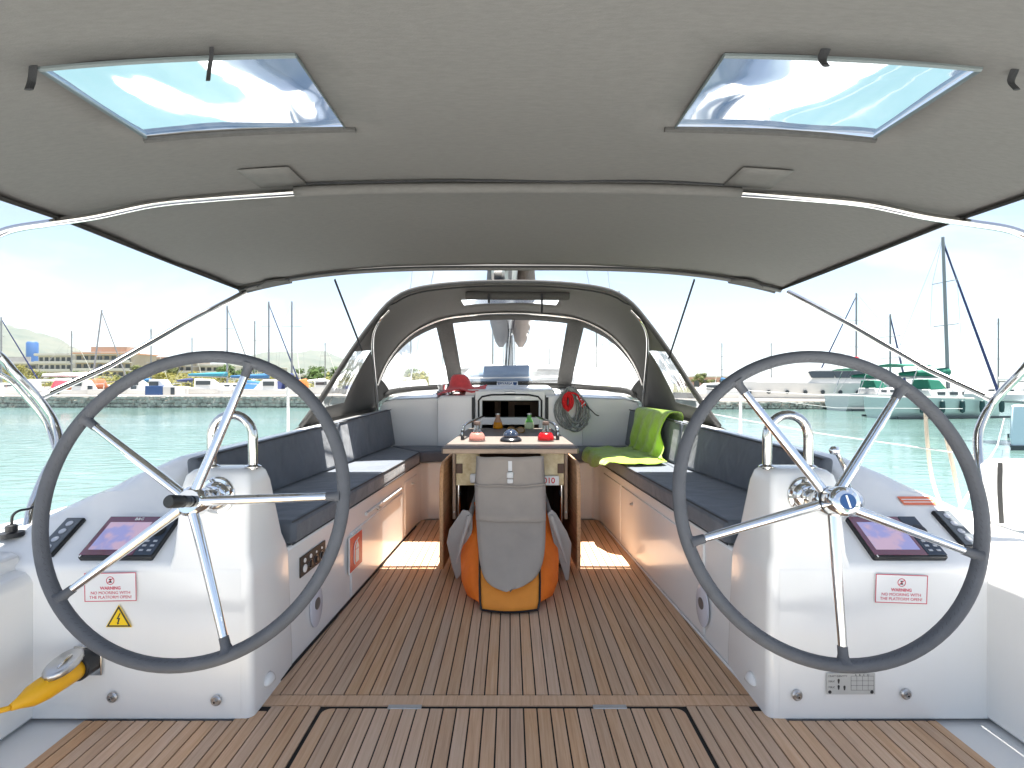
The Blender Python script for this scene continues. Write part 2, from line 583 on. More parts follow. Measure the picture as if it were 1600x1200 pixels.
# coamings with helm consoles (port, then starboard as a mirrored copy)
cm = MB()
ys = [YA + 0.008, YA + 0.02, YA + 0.05, YA + 0.1, YA + 0.16, YA + 0.22, YA + 0.27, 2.06]
N = 22
def xs_(Y): return 0.926 + 0.20 * max(0.0, min(1.0, (Y - 1.84) / 0.20))
def rowA(Y): return [(-(xs_(Y) + (sheer(Y) - xs_(Y)) * k / N), Y, coam_z(xs_(Y) + (sheer(Y) - xs_(Y)) * k / N, Y)) for k in range(N + 1)]
rows = [[(p[0], YA, 0.0) for p in rowA(YA)], [(p[0], YA, coam_z(-p[0], YA) - 0.022) for p in rowA(YA)],
        [(p[0], YA + 0.002, coam_z(-p[0], YA) - 0.006) for p in rowA(YA)]]
rows += [rowA(y) for y in ys]
cm.grid(rows)
ysB = [2.06 + (4.9 - 2.06) * k / 26 for k in range(27)]
def rowB(Y):
    x0 = xb(Y) - 0.01
    zt = coam_z(x0 + 0.1, Y)
    r = [(-(x0 - 0.02), Y, 0.44), (-x0, Y, zt - 0.03), (-(x0 + 0.012), Y, zt - 0.008)]
    for k in range(N + 1):
        x = x0 + 0.03 + (sheer(Y) - x0 - 0.03) * k / N
        r.append((-x, Y, coam_z(max(x, xb(Y) + 0.0), Y)))
    return r
cm.grid([rowB(y) for y in ysB])
cm.grid([[(-(1.126 + 0.25 * k / 8), 2.06, z) for k in range(9)] for z in (0.44, 0.714)])
cm.grid([[(-xs_(y), y, 0.44), (-xs_(y), y, coam_z(xs_(y), y))] for y in (1.85, 1.95, 2.0, 2.06)])
c1 = cm.build('coaming', GEL, yacht, angle=50)
c2 = cm.mx().build('coaming', GEL, yacht, angle=50)

# hull sides and fore deck
hm = MB()
hy = [0.2, 1.0, 1.76, 2.5, 3.5, 4.5, 5.2, 6.2, 7.2, 8.2, 9.2, 10.2, 11.2, 12.0, 12.6]
def hrow(Y, s):
    x = sheer(Y)
    return [(s * x, Y, zdeck(Y) - 0.002), (s * (x + 0.012), Y, zdeck(Y) - 0.05), (s * (x + 0.0), Y, 0.1), (s * x * 0.93, Y, -0.4), (s * x * 0.85, Y, -0.9)]
for s in (-1, 1):
    hm.grid([hrow(y, s) for y in hy])
hy2 = [4.7, 5.2, 6.2, 7.2, 8.2, 9.2, 10.2, 11.2, 12.0, 12.6]
hm.grid([[(-sheer(y) + 2 * sheer(y) * k / 6, y, zdeck(y) - 0.003) for k in range(7)] for y in hy2])
hm.build('hull', GEL, yacht)

# pedestals
def pedestal():
    lv = [(0.0, 0.886, 1.20, YA + 0.001, 2.10), (0.06, 0.886, 1.20, YA + 0.001, 2.10), (0.48, 0.890, 1.19, YA + 0.001, 2.07),
          (0.515, 0.8915, 1.185, YA + 0.002, 2.055), (0.56, 0.905, 1.17, YA + 0.005, 2.045), (0.79, 0.905, 1.145, YA + 0.010, 1.95), (0.83, 0.912, 1.135, YA + 0.018, 1.93),
          (0.846, 0.925, 1.12, YA + 0.034, 1.915), (0.852, 0.95, 1.10, YA + 0.06, 1.89)]
    rings = []
    for z, xa, xo, y0, y1 in lv:
        c = 0.024
        ring = []
        for (cx, cy, a0) in ((xa + c, y0 + c, 180), (xo - c, y0 + c, 270), (xo - c, y1 - c, 0), (xa + c, y1 - c, 90)):
            for k in range(5):
                a = R(a0 + k * 22.5)
                ring.append((-(cx + c * math.cos(a)), cy + c * math.sin(a), z))
        rings.append(ring)
    return MB().loft(rings)
ped = pedestal()
ped.build('pedestal', GEL, yacht, angle=60)
ped.mx().build('pedestal', GEL, yacht, angle=60)

# benches
def bench_poly(s):
    return [(s * xi(2.0), 2.0), (s * xi(4.20), 4.20), (s * (xi(4.28) - 0.01), 4.29), (s * 0.70, 4.34), (s * 0.30, 4.34), (s * 0.30, 4.72), (s * 1.34, 4.72), (s * 1.42, 2.0)]
for s in (-1, 1):
    b = MB().prism(bench_poly(s), 0.0, 0.49).build('bench', GEL, yacht, bevel=0.012)
# locker lids and seams on the bench faces
def face_pt(s, Y, z, off=0.0):
    d = V((1.0, 0.0615, 0.0)).normalized()
    return V((s * (xi(Y) - off * d.x), Y, z))
def face_panel(s, Y0, Y1, z0, z1, off0, off1):
    vs = []
    for o in (off0, off1):
        vs += [face_pt(s, Y0, z0, o), face_pt(s, Y1, z0, o), face_pt(s, Y1, z1, o), face_pt(s, Y0, z1, o)]
    return MB().add(vs, [(0, 1, 2, 3), (4, 5, 6, 7), (0, 1, 5, 4), (1, 2, 6, 5), (2, 3, 7, 6), (3, 0, 4, 7)])
lid = face_panel(-1, 2.72, 3.72, 0.02, 0.36, -0.003, 0.008).build('locker_lid', GEL, yacht, bevel=0.006)
lip = MB().tube([face_pt(-1, 2.95 + 0.01 * k, 0.40 + 0.000 * k, 0.006) for k in range(0, 75, 6)], 0.010, 8).build('lid_rail', GEL, lid)
face_panel(-1, 3.80, 4.15, 0.02, 0.42, -0.003, 0.006).build('locker_lid', GEL, yacht, bevel=0.006)
face_panel(1, 2.30, 3.62, 0.02, 0.43, -0.003, 0.008).build('locker_lid', GEL, yacht, bevel=0.006)
face_panel(1, 3.66, 4.15, 0.02, 0.43, -0.003, 0.006).build('locker_lid', GEL, yacht, bevel=0.006)
def latch(s, Y, z):
    p = face_pt(s, Y, z, 0.008)
    M = Matrix.Translation(p) @ Matrix.Rotation(R(90) * (-s), 4, 'Y')
    o = MB().lathe([(0.014, -0.004), (0.014, 0.004), (0.009, 0.006), (0.009, 0.016), (0.005, 0.018)], 14, M).build('latch', STEELM, yacht)
latch(-1, 3.16, 0.385); latch(-1, 4.0, 0.37); latch(1, 3.36, 0.36)
# toe rail line where bench meets the sole
for s in (-1, 1):
    MB().tube([face_pt(s, 1.93 + 0.2 * k, 0.004, 0.004) for k in range(12)], 0.006, 6).build('sole_sealant', CAULK if s < 0 else GEL, yacht)

# outboard stern seats next to the camera
for s in (-1, 1):
    q = MB()
    q.loft([[(s * 1.64, y, 0.0), (s * 1.64, y, 0.47), (s * 1.66, y, 0.50), (s * 1.72, y, 0.515), (s * 2.05, y, 0.54), (s * 2.05, y, 0.0)] for y in (0.6, YA + 0.02)])
    q.build('stern_seat', GEL, yacht, bevel=0.008, angle=50)
    q2 = MB().loft([[(s * 1.70, y, 0.50), (s * 1.715, y, 0.555), (s * 1.74, y, 0.565), (s * 2.05, y, 0.59), (s * 2.05, y, 0.50)] for y in (0.6, 1.60, YA + 0.03)])
    q2.build('seat_backing', GEL, yacht, bevel=0.008, angle=50)

# forward bulkhead, coachroof, companionway
BY = 4.70
bk = MB()
for s in (-1, 1):
    prof = [(0.30, 0.0), (1.24, 0.0), (1.24, 0.84), (1.165, 0.983), (1.06, 1.009), (0.61, 1.024), (0.30, 1.03)]
    pr = [(s * a, z) for a, z in prof]
    bk.loft([[(a, BY, z) for a, z in pr], [(a, BY + 0.05, z) for a, z in pr]])
bk.box(-0.30, 0.30, BY, BY + 0.05, 0.0, 0.52)
bk.build('bulkhead', GEL, yacht, bevel=0.008)
cr = MB()
st = [(4.715, 1.22, 0.84, 1.025), (4.95, 1.20, 0.86, 1.055), (5.3, 1.16, 0.88, 1.09), (5.9, 1.08, 0.9, 1.105), (7.0, 0.95, 0.92, 1.10), (8.2, 0.78, 0.92, 1.04), (9.0, 0.6, 0.9, 0.93), (9.6, 0.45, 0.75, 0.76)]
def crow(y, w, zs, zt):
    pts = [(w + 0.10, zdeck(y) - 0.02), (w + 0.02, zs), (w - 0.06, zt - 0.035), (w - 0.16, zt - 0.012), (w * 0.5, zt + 0.004)]
    return [(-a, y, z) for a, z in pts] + [(0, y, zt + 0.010)] + [(a, y, z) for a, z in reversed(pts)]
cr.grid([crow(*a) for a in st])
cr.build('coachroof', GEL, yacht, angle=60)
# raised blocks each side of the companionway
for s in (-1, 1):
    MB().loft([[(s * 0.66, BY - d, 0.46), (s * 0.66, BY - d, 1.02 - e), (s * 0.62, BY - d, 1.045 - e), (s * 0.325, BY - d, 1.05 - e), (s * 0.325, BY - d, 0.46)]
               for d, e in ((-0.02, 0.0), (0.05, 0.0), (0.065, 0.012))]).build('companionway_side', GEL, yacht, bevel=0.01)
# companionway frame, garage and dark cabin
fr = MB()
fr.box(-0.318, -0.255, BY - 0.05, BY + 0.06, 0.45, 1.045)
fr.box(0.262, 0.318, BY - 0.05, BY + 0.06, 0.45, 1.045)
fr.box(-0.318, 0.318, BY - 0.052, BY + 0.062, 1.000, 1.085)
fr.box(-0.256, 0.263, BY - 0.048, BY + 0.058, 0.78, 0.845)
fr.build('companionway_frame', GEL, yacht, bevel=0.006)
sg = MB()
sg.loft([[(-0.42, y, z0), (-0.40, y, z1), (0.40, y, z1), (0.42, y, z0)] for y, z0, z1 in ((BY - 0.01, 1.04, 1.10), (BY + 0.6, 1.08, 1.135), (BY + 0.9, 1.09, 1.14))])
sg.build('hatch_garage', GEL, yacht, bevel=0.012)
for s in (-1, 1):
    MB().tube([(s * 0.285, BY - 0.055, 0.84), (s * 0.285, BY - 0.058, 1.0), (s * 0.255, BY - 0.058, 1.035), (s * 0.17, BY - 0.058, 1.052), (0, BY - 0.058, 1.054)], 0.008, 8).build('hatch_seal', STRAP, yacht)
    MB().box(s * 0.335 - 0.012, s * 0.335 + 0.012, BY - 0.072, BY - 0.04, 0.62, 1.03).build('washboard_track', BLACK, yacht, bevel=0.003)
MB().box(-0.05, 0.05, BY - 0.062, BY - 0.051, 1.062, 1.082).build('hatch_handle', STEELM, yacht, bevel=0.004)
MB().box(0.04, 0.11, BY - 0.056, BY - 0.0518, 1.018, 1.034).build('hatch_label', STEELM, yacht)
WOODD = mat('cabin_wood', (0.30, 0.175, 0.11), 0.5, var=0.3, vscale=9, stretch=(1, 1, 0.1))
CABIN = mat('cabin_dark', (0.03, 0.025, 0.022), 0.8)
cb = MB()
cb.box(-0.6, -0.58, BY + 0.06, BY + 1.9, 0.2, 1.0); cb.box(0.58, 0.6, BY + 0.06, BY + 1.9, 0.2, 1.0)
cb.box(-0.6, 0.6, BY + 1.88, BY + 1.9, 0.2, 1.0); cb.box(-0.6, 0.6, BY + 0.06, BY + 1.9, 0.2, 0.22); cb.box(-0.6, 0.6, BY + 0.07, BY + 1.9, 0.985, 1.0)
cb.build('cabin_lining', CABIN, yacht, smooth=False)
for x0, x1 in ((-0.17, -0.10), (-0.02, 0.05), (0.22, 0.40)):
    MB().box(x0, x1, BY + 0.9, BY + 0.95, 0.3, 0.98).build('cabin_post', WOODD, yacht, bevel=0.004)
MB().box(0.05, 0.22, BY + 0.9, BY + 0.94, 0.92, 0.97).build('cabin_shelf', WOODD, yacht)

# white floor below the teak, transom platform
MB().box(-2.0, 2.0, 0.2, 4.72, -0.06, -0.014).build('cockpit_floor', GEL, yacht)
# unseen stern platform and concrete quay, added behind the camera to bounce daylight
MB().box(-1.75, 1.75, -1.25, 0.19, -0.10, -0.03).build('stern_platform', GEL, yacht, bevel=0.02)
bounce_pier = MB().box(-40, 40, -26, -2.3, -2.5, 0.05).build('bounce_pier', mat('bounce_pier_concrete', (0.52, 0.50, 0.46), 0.9, var=0.15, vscale=0.8, bump=0.2, bscale=6), smooth=False)
bounce_pier['kind'] = 'structure'; bounce_pier['label'] = 'unseen pale concrete quay added astern to bounce daylight'

# ================================================================== teak sole
sole = MB().add([(-1.46, 0.9, -0.006), (1.46, 0.9, -0.006), (1.46, YA, -0.006), (0.9, YA, -0.006), (xi(4.34), 4.34, -0.006), (-xi(4.34), 4.34, -0.006), (-0.9, YA, -0.006), (-1.46, YA, -0.006)],
                [(0, 1, 2, 3, 6, 7), (3, 4, 5, 6)]).build('cockpit_sole', CAULK, smooth=False)
tag(sole, 'teak-planked cockpit floor with black caulked seams', kind='structure')
PITCH = 0.0474
def plank(poly, z0=-0.0055, z1=0.0, parent=None, m=None):
    c = 0.0012
    return MB().prism(poly, z0, z1).build('plank', m or TEAK, parent or sole, smooth=False)
G = 0.0027
def ymax(x): return min(4.33, 1.90 + (0.893 - abs(x)) / 0.0615)
for k in range(-19, 19):
    x0, x1 = k * PITCH + G, (k + 1) * PITCH - G
    lim = 0.893
    x0, x1 = max(x0, -lim), min(x1, lim)
    if x1 - x0 < 0.008: continue
    ya, yb = ymax(x0), ymax(x1)
    poly = [(x0, 1.898), (x1, 1.898)]
    if yb > 1.90: poly.append((x1, yb))
    if (ya < 4.33) != (yb < 4.33):
        xc = (0.893 - (4.33 - 1.90) * 0.0615) * (1 if x0 > 0 else -1)
        if x0 < xc < x1: poly.append((xc, 4.33))
    if ya > 1.90: poly.append((x0, ya))
    if len(poly) > 2: plank(poly)
plank([(-0.893, 1.834), (0.893, 1.834), (0.893, 1.891), (-0.893, 1.891)])
HX0, HX1 = -0.672, 0.625
hatch = MB().box(HX0, HX1, 0.95, 1.818, -0.0056, -0.0046).build('sole_hatch', CAULK, sole, smooth=False)
for k in range(-31, 31):
    x0, x1 = k * PITCH + G, (k + 1) * PITCH - G
    x0, x1 = max(x0, -1.455), min(x1, 1.455)
    top = 1.827 if max(abs(x0), abs(x1)) < 0.895 else (1.80 if min(abs(x0), abs(x1)) < 0.94 else YA - 0.012)
    if x1 < HX0 - 0.004 or x0 > HX1 + 0.004:
        plank([(x0, 0.95), (x1, 0.95), (x1, top), (x0, top)])
    else:
        if x0 < HX0 - 0.02 and x1 > HX0:
            plank([(x0, 0.95), (HX0 - 0.005, 0.95), (HX0 - 0.005, top), (x0, top)]); x0 = HX0 + 0.003
        if x1 > HX1 + 0.02 and x0 < HX1:
            plank([(HX1 + 0.005, 0.95), (x1, 0.95), (x1, top), (HX1 + 0.005, top)]); x1 = HX1 - 0.003
        x0, x1 = max(x0, HX0 + 0.003), min(x1, HX1 - 0.003)
        if x1 - x0 > 0.01:
            if x0 < HX0 + 0.03 or x1 > HX1 - 0.03:
                l_ = x0 < 0
                pl = [(x0, 0.95), (x1, 0.95)]
                arc = [(x1 - 0.03 + 0.03 * math.cos(R(a)), 1.814 - 0.03 + 0.03 * math.sin(R(a))) for a in (0, 22, 45, 67, 90)]
                if l_: pl = pl + [(x1, 1.814)] + [(x0 + 0.03 - 0.03 * math.cos(R(a)), 1.784 + 0.03 * math.sin(R(a))) for a in (90, 67, 45, 22, 0)]
                else: pl = pl + arc + [(x0, 1.814)]
                plank(pl, -0.0045, 0.0, hatch)
            else:
                plank([(x0, 0.95), (x1, 0.95), (x1, 1.814), (x0, 1.814)], -0.0045, 0.0, hatch)
for xx in (-0.375, 0.355):
    MB().box(xx - 0.06, xx + 0.06, 1.812, 1.834, -0.004, 0.0025).build('hinge', STEELM, sole, bevel=0.002)

# ================================================================== steering wheels
CHROME = mat('chrome', (0.80, 0.80, 0.79), 0.06, metal=1.0)
BLUE = mat('emblem_blue', (0.02, 0.07, 0.20), 0.3)
def wheel(cx, phase, label, knob):
    a = R(12.6)
    s, c = math.sin(a), math.cos(a)
    C = V((cx, 1.636, 0.775))
    M = Matrix(((1, 0, 0, C.x), (0, s, -c, C.y), (0, c, s, C.z), (0, 0, 0, 1)))
    w = thing('steering_wheel', label, 'steering wheel', C, 'twin steering wheels')
    Rr, rr = 0.4795, 0.0205
    ring = [(Rr * math.cos(2 * math.pi * k / 96), Rr * math.sin(2 * math.pi * k / 96), 0) for k in range(96)]
    rim = MB().tube(ring, rr, 16, closed=True).xf(M).build('rim', LEATHER, w, angle=180)
    # stitched seam along the inner side of the rim
    st = MB()
    for k in range(150):
        t = 2 * math.pi * k / 150
        d = V((math.cos(t), math.sin(t), 0)); tn = V((-math.sin(t), math.cos(t), 0))
        p = d * (Rr - rr * 0.80) + V((0, 0, rr * 0.62))
        q = d * (Rr - rr * 0.62) + V((0, 0, rr * 0.80))
        st.tube([p + tn * 0.004, q - tn * 0.004], 0.0006, 4)
    st.xf(M).build('stitching', DARKPR, rim)
    for k in range(5):
        t = R(phase + 72 * k)
        d = V((math.cos(t), math.sin(t), 0))
        sp = MB().tube([d * 0.02 + V((0, 0, 0.012)), d * 0.2 + V((0, 0, 0.006)), d * 0.452], [0.0165, 0.015, 0.0125], 14).xf(M).build('spoke', CHROME, w, angle=60)
        MB().tube([d * 0.425, d * 0.45, d * 0.462, d * 0.472], [0.0140, 0.0145, 0.018, 0.026], 14).xf(M).build('spoke_boot', LEATHER, sp, angle=60)
    hub = MB().lathe([(0.030, -0.03), (0.046, -0.022), (0.048, 0.012), (0.044, 0.022), (0.036, 0.030), (0.0, 0.031)], 28, M).build('hub', CHROME, w, angle=40)
    if knob:
        MB().lathe([(0.018, 0.03), (0.019, 0.045), (0.0155, 0.048), (0.0155, 0.056), (0.020, 0.060), (0.020, 0.098), (0.017, 0.103), (0.0, 0.103)], 20,
                   M @ Matrix.Rotation(R(-8), 4, 'Y')).build('brake_knob', BLACK, w, angle=40)
    else:
        MB().lathe([(0.046, 0.022), (0.046, 0.032)], 28, M, cap=False).build('hub_groove', BLACK, w)
        MB().lathe([(0.044, 0.030), (0.046, 0.033), (0.046, 0.075), (0.042, 0.086), (0.034, 0.092), (0.0, 0.093)], 28, M).build('hub_cap', CHROME, w, angle=40)
        e = MB().lathe([(0.024, 0.092), (0.024, 0.0950), (0.0, 0.0952)], 24, M).build('emblem', BLUE, w, angle=30)
        MB().box(-0.003, 0.003, -0.019, 0.019, 0.0953, 0.0958, M @ Matrix.Rotation(R(12), 4, 'Z')).build('emblem_mark', WHITE, e)
    # shaft and flange on the pedestal
    Mf = Matrix.Translation(V((cx, YA + 0.012, 0.765))) @ Matrix.Rotation(R(90), 4, 'X')
    MB().tube([C + V((0, 0.02, -0.005)), V((cx, YA + 0.012, 0.765))], 0.027, 16).build('shaft', STEEL, w)
    MB().lathe([(0.064, -0.012), (0.064, 0.006), (0.060, 0.011), (0.050, 0.013), (0.044, 0.030), (0.034, 0.036), (0.0, 0.037)], 30, Mf).build('flange', CHROME, w, angle=40)
    return w
wheel(-1.012, 74.0, 'port steering wheel with black knob on its hub, nearest the yellow plug', True)
wheel(1.020, 51.5, 'starboard steering wheel with blue emblem on its chrome hub', False)

# ================================================================== grab hoops on the pedestals
for s, lab in ((-1, 'stainless grab hoop standing on the left pedestal'), (1, 'stainless grab hoop standing on the right pedestal')):
    h = thing('grab_hoop', lab, 'grab rail', (s * 0.998, 1.84, 0.85), 'pedestal grab hoops')
    pts = [(s * 0.924, 1.84, 0.845), (s * 0.924, 1.84, 0.95)]
    pts += [(s * (0.998 - 0.074 * math.cos(R(t))), 1.84, 0.962 + 0.078 * math.sin(R(t))) for t in range(0, 181, 15)]
    pts += [(s * 1.072, 1.84, 0.95), (s * 1.072, 1.84, 0.845)]
    MB().tube(pts, 0.0165, 14).build('hoop', STEEL, h, angle=60)
    for x in (0.924, 1.072):
        MB().lathe([(0.028, 0), (0.028, 0.004), (0.020, 0.008), (0.017, 0.010)], 18, Matrix.Translation((s * x, 1.84, 0.8515))).build('base_plate', STEEL, h)

# ================================================================== chart plotters
BEZ = mat('plotter_bezel', (0.15, 0.040, 0.070), 0.12, spec=0.8, coat=0.6)  # maroon stands for the coating's purple reflections, put into the base colour
KEYS = mat('plotter_keys', (0.035, 0.05, 0.075), 0.3)
def screen_mat():
    m = mat('plotter_screen', (0.2, 0.16, 0.3), 0.08, spec=0.8)  # mauve reflections on the glass are coloured into the screen
    t = m.node_tree; l = t.links.new; b = t.nodes['Principled BSDF']
    tc = t.nodes.new('ShaderNodeTexCoord')
    n = t.nodes.new('ShaderNodeTexNoise'); n.inputs['Scale'].default_value = 14.0; n.inputs['Detail'].default_value = 3.0
    l(tc.outputs['Object'], n.inputs['Vector'])
    r = t.nodes.new('ShaderNodeValToRGB'); r.color_ramp.interpolation = 'EASE'
    r.color_ramp.elements[0].position = 0.42; r.color_ramp.elements[0].color = (0.17, 0.17, 0.32, 1)
    r.color_ramp.elements[1].position = 0.58; r.color_ramp.elements[1].color = (0.30, 0.21, 0.27, 1)
    l(n.outputs['Fac'], r.inputs['Fac']); l(r.outputs['Color'], b.inputs['Base Color'])
    l(r.outputs['Color'], b.inputs['Emission Color']); b.inputs['Emission Strength'].default_value = 0.25
    return m
SCR = screen_mat()
sl = math.atan(0.66)
def plotter(cx, lab):
    c0 = V((cx, 1.857, 0.52 + 0.66 * (1.857 - YA) + 0.004))
    M = Matrix.Translation(c0) @ Matrix.Rotation(sl, 4, 'X')
    p = thing('chart_plotter', lab, 'chart plotter', c0, 'helm chart plotters')
    MB().box(-0.128, 0.128, -0.092, 0.092, -0.008, 0.016, M).build('housing', BLACK, p, bevel=0.006)
    gl = MB().box(-0.126, 0.060, -0.084, 0.090, 0.0165, 0.0185, M).build('glass', BEZ, p, bevel=0.001)
    MB().box(-0.108, 0.046, -0.062, 0.062, 0.0187, 0.0192, M).build('screen', SCR, gl)
    text_mesh('B&G', 0.017, M @ Matrix.Translation((-0.01, 0.077, 0.0190)), WHITE, gl)
    kp = MB().box(0.062, 0.126, -0.084, 0.090, 0.0165, 0.0190, M).build('keypad', KEYS, p, bevel=0.001)
    MB().lathe([(0.024, 0.019), (0.023, 0.030), (0.016, 0.033), (0.0, 0.032)], 20, M @ Matrix.Translation((0.094, 0.02, 0))).build('rotary_knob', BLACK, kp)
    for i in range(6):
        MB().box(-0.007, 0.007, -0.004, 0.004, 0.019, 0.021, M @ Matrix.Translation((0.080 + 0.028 * (i % 2), -0.025 - 0.02 * (i // 2), 0))).build('key', STEELM, kp, bevel=0.001)
    MB().box(-0.120, -0.1165, -0.092, -0.084, 0.0165, 0.0185, M).build('card_slot', WHITE, p)
    return p
plotter(-1.372, 'chart plotter with a maroon reflection tint coloured into its bezel, on the left helm console')
plotter(1.392, 'chart plotter with a maroon reflection tint coloured into its bezel, on the right helm console')

# small control panels further outboard
PANEL = mat('control_panel', (0.10, 0.115, 0.13), 0.3)
def ctl(cx, Y, yaw, lab):
    z = coam_z(abs(cx), Y)
    zx = (coam_z(abs(cx) + 0.02, Y) - coam_z(abs(cx) - 0.02, Y)) / 0.04 * (1 if cx > 0 else -1)
    zy = (coam_z(abs(cx), Y + 0.02) - coam_z(abs(cx), Y - 0.02)) / 0.04
    n = V((-zx, -zy, 1)).normalized()
    ey = V((0, 1, zy)).normalized(); ex = ey.cross(n).normalized(); ey = n.cross(ex)
    M = Matrix.Translation(V((cx, Y, z))) @ Matrix((ex, ey, n)).transposed().to_4x4() @ Matrix.Rotation(yaw, 4, 'Z')
    p = thing('control_panel', lab, 'control panel', (cx, Y, z))
    MB().box(-0.034, 0.034, -0.085, 0.085, -0.004, 0.014, M).build('housing', BLACK, p, bevel=0.004)
    f = MB().box(-0.029, 0.029, -0.078, 0.078, 0.0142, 0.016, M).build('face', PANEL, p, bevel=0.001)
    for i in range(4):
        MB().lathe([(0.012, 0.016), (0.012, 0.018), (0.008, 0.019), (0.0, 0.0185)], 14, M @ Matrix.Translation((0, -0.055 + 0.036 * i, 0))).build('button', STEELM, f)
    return p
ctl(-1.635, 1.865, 0.0, 'slim black control panel on the coaming left of the plotter')
ctl(1.648, 1.895, 0.0, 'slim black control panel on the right coaming below the orange sticker')
# orange-red sticker on the right coaming
def on_coaming(cx, Y, lift=0.0):
    z = coam_z(abs(cx), Y)
    zx = (coam_z(abs(cx) + 0.02, Y) - coam_z(abs(cx) - 0.02, Y)) / 0.04 * (1 if cx > 0 else -1)
    zy = (coam_z(abs(cx), Y + 0.02) - coam_z(abs(cx), Y - 0.02)) / 0.04
    n = V((-zx, -zy, 1)).normalized()
    ey = V((0, 1, zy)).normalized(); ex = ey.cross(n).normalized(); ey = n.cross(ex)
    return Matrix.Translation(V((cx, Y, z)) + n * lift) @ Matrix((ex, ey, n)).transposed().to_4x4()
ORANGE_ST = mat('orange_sticker', (0.70, 0.16, 0.07), 0.45)
Ms = on_coaming(1.60, 2.015, 0.0035)
stk = thing('sticker', 'orange-red warning strip sticker on the right coaming', 'sticker', Ms.translation)
MB().box(-0.065, 0.065, -0.022, 0.022, 0, 0.0008, Ms).build('backing', ORANGE_ST, stk)
for k in range(2):
    MB().box(-0.058, 0.058, -0.010 + 0.014 * k, -0.006 + 0.014 * k, 0.001, 0.0014, Ms).build('stripe', WHITE, stk)

# engine control lever
thr = thing('throttle_lever', 'chrome throttle lever on the right coaming behind the wheel', 'lever', (1.30, 2.0, 0.70))
MB().lathe([(0.05, -0.05), (0.05, 0.01), (0.045, 0.03), (0.03, 0.045), (0, 0.046)], 24, Matrix.Translation((1.30, 1.97, 0.70)) @ Matrix.Rotation(R(60), 4, 'X')).build('base', CHROME, thr)
MB().tube(catmull([(1.31, 1.97, 0.72), (1.305, 1.985, 0.80), (1.28, 1.985, 0.86), (1.262, 1.98, 0.885)], 5), 0.008, 10).build('shaft', STEEL, thr)
MB().lathe([(0.0, -0.017), (0.012, -0.014), (0.017, 0.0), (0.012, 0.014), (0.0, 0.017)], 16, Matrix.Translation((1.255, 1.98, 0.893)) @ Matrix.Scale(1.25, 4, (1, 0, 0))).build('knob', CHROME, thr, angle=180)

# ================================================================== stickers, signs and fittings on the aft faces
FY = YA - 0.0085      # just aft of the faces
def face_M(px, py):
    p = P(px, py, YA - 0.006)
    return Matrix.Translation(V((p.x, YA - 0.0068, p.z))) @ Matrix.Rotation(R(90), 4, 'X')
def border(w, h, t, M):
    b = MB()
    for a in ((-w, w, -h, -h + t), (-w, w, h - t, h), (-w, -w + t, -h + t, h - t), (w - t, w, -h + t, h - t)):
        b.box(a[0], a[1], a[2], a[3], 0.0008, 0.0012, M)
    return b
def warning(px, py, rot, lab):
    M = face_M(px, py) @ Matrix.Rotation(rot, 4, 'Z')
    s = thing('warning_sticker', lab, 'sticker', M.translation, 'mooring warning stickers')
    w, h = 0.089, 0.049
    MB().box(-w, w, -h, h, 0, 0.0006, M).build('backing', WHITE, s)
    border(w, h, 0.0026, M).build('border', PINKRED, s)
    y = 0.022
    MB().tube([(0.013 * math.cos(t * math.pi / 14), y + 0.013 * math.sin(t * math.pi / 14), 0.001) for t in range(28)], 0.0013, 4, closed=True).xf(M).build('symbol', PINKRED, s)
    MB().box(-0.012, 0.012, -0.0012, 0.0012, 0.0008, 0.0013, M @ Matrix.Translation((0, y, 0)) @ Matrix.Rotation(R(40), 4, 'Z')).build('symbol_bar', PINKRED, s)
    MB().prism([(-0.005, -0.007), (0.006, -0.007), (0.002, 0), (0.005, 0.006), (-0.006, 0.006), (-0.001, 0)], 0.0008, 0.0012, M @ Matrix.Translation((0, y, 0))).build('symbol_mark', DARKPR, s)
    text_mesh('WARNING', 0.0145, M @ Matrix.Translation((0, -0.004, 0.0008)), PINKRED, s, bold=0.0004)
    text_mesh('NO MOORING WITH', 0.0142, M @ Matrix.Translation((0, -0.020, 0.0008)), PINKRED, s)
    text_mesh('THE PLATFORM OPEN!', 0.0142, M @ Matrix.Translation((0, -0.035, 0.0008)), PINKRED, s)
warning(173, 917, R(1), 'white and red mooring warning sticker above the yellow electric triangle')
warning(1408, 920, R(-2), 'white and red mooring warning sticker on the right helm console')

M = face_M(186, 968)
tri = thing('electric_hazard_sign', 'yellow triangular electric hazard sign with black lightning bolt', 'sign', M.translation)
def tripoly(r): return [(r * 0.048 * math.cos(R(a)), r * 0.048 * math.sin(R(a))) for a in (90, 210, 330)]
MB().prism(tripoly(1.08), 0, 0.0006, M).build('backing', YELLOW, tri)
MB().prism(tripoly(1.0), 0.0006, 0.0010, M).build('outline', DARKPR, tri)
MB().prism(tripoly(0.78), 0.0010, 0.0014, M).build('field', YELLOW, tri)
MB().prism([(0.004, 0.024), (-0.007, 0.002), (-0.001, 0.003), (-0.004, -0.010), (-0.0065, -0.009), (-0.003, -0.017), (0.003, -0.0115), (0.0, -0.011), (0.006, 0.007), (0.0, 0.006), (0.007, 0.022)],
           0.0014, 0.0018, M).build('lightning_bolt', DARKPR, tri)

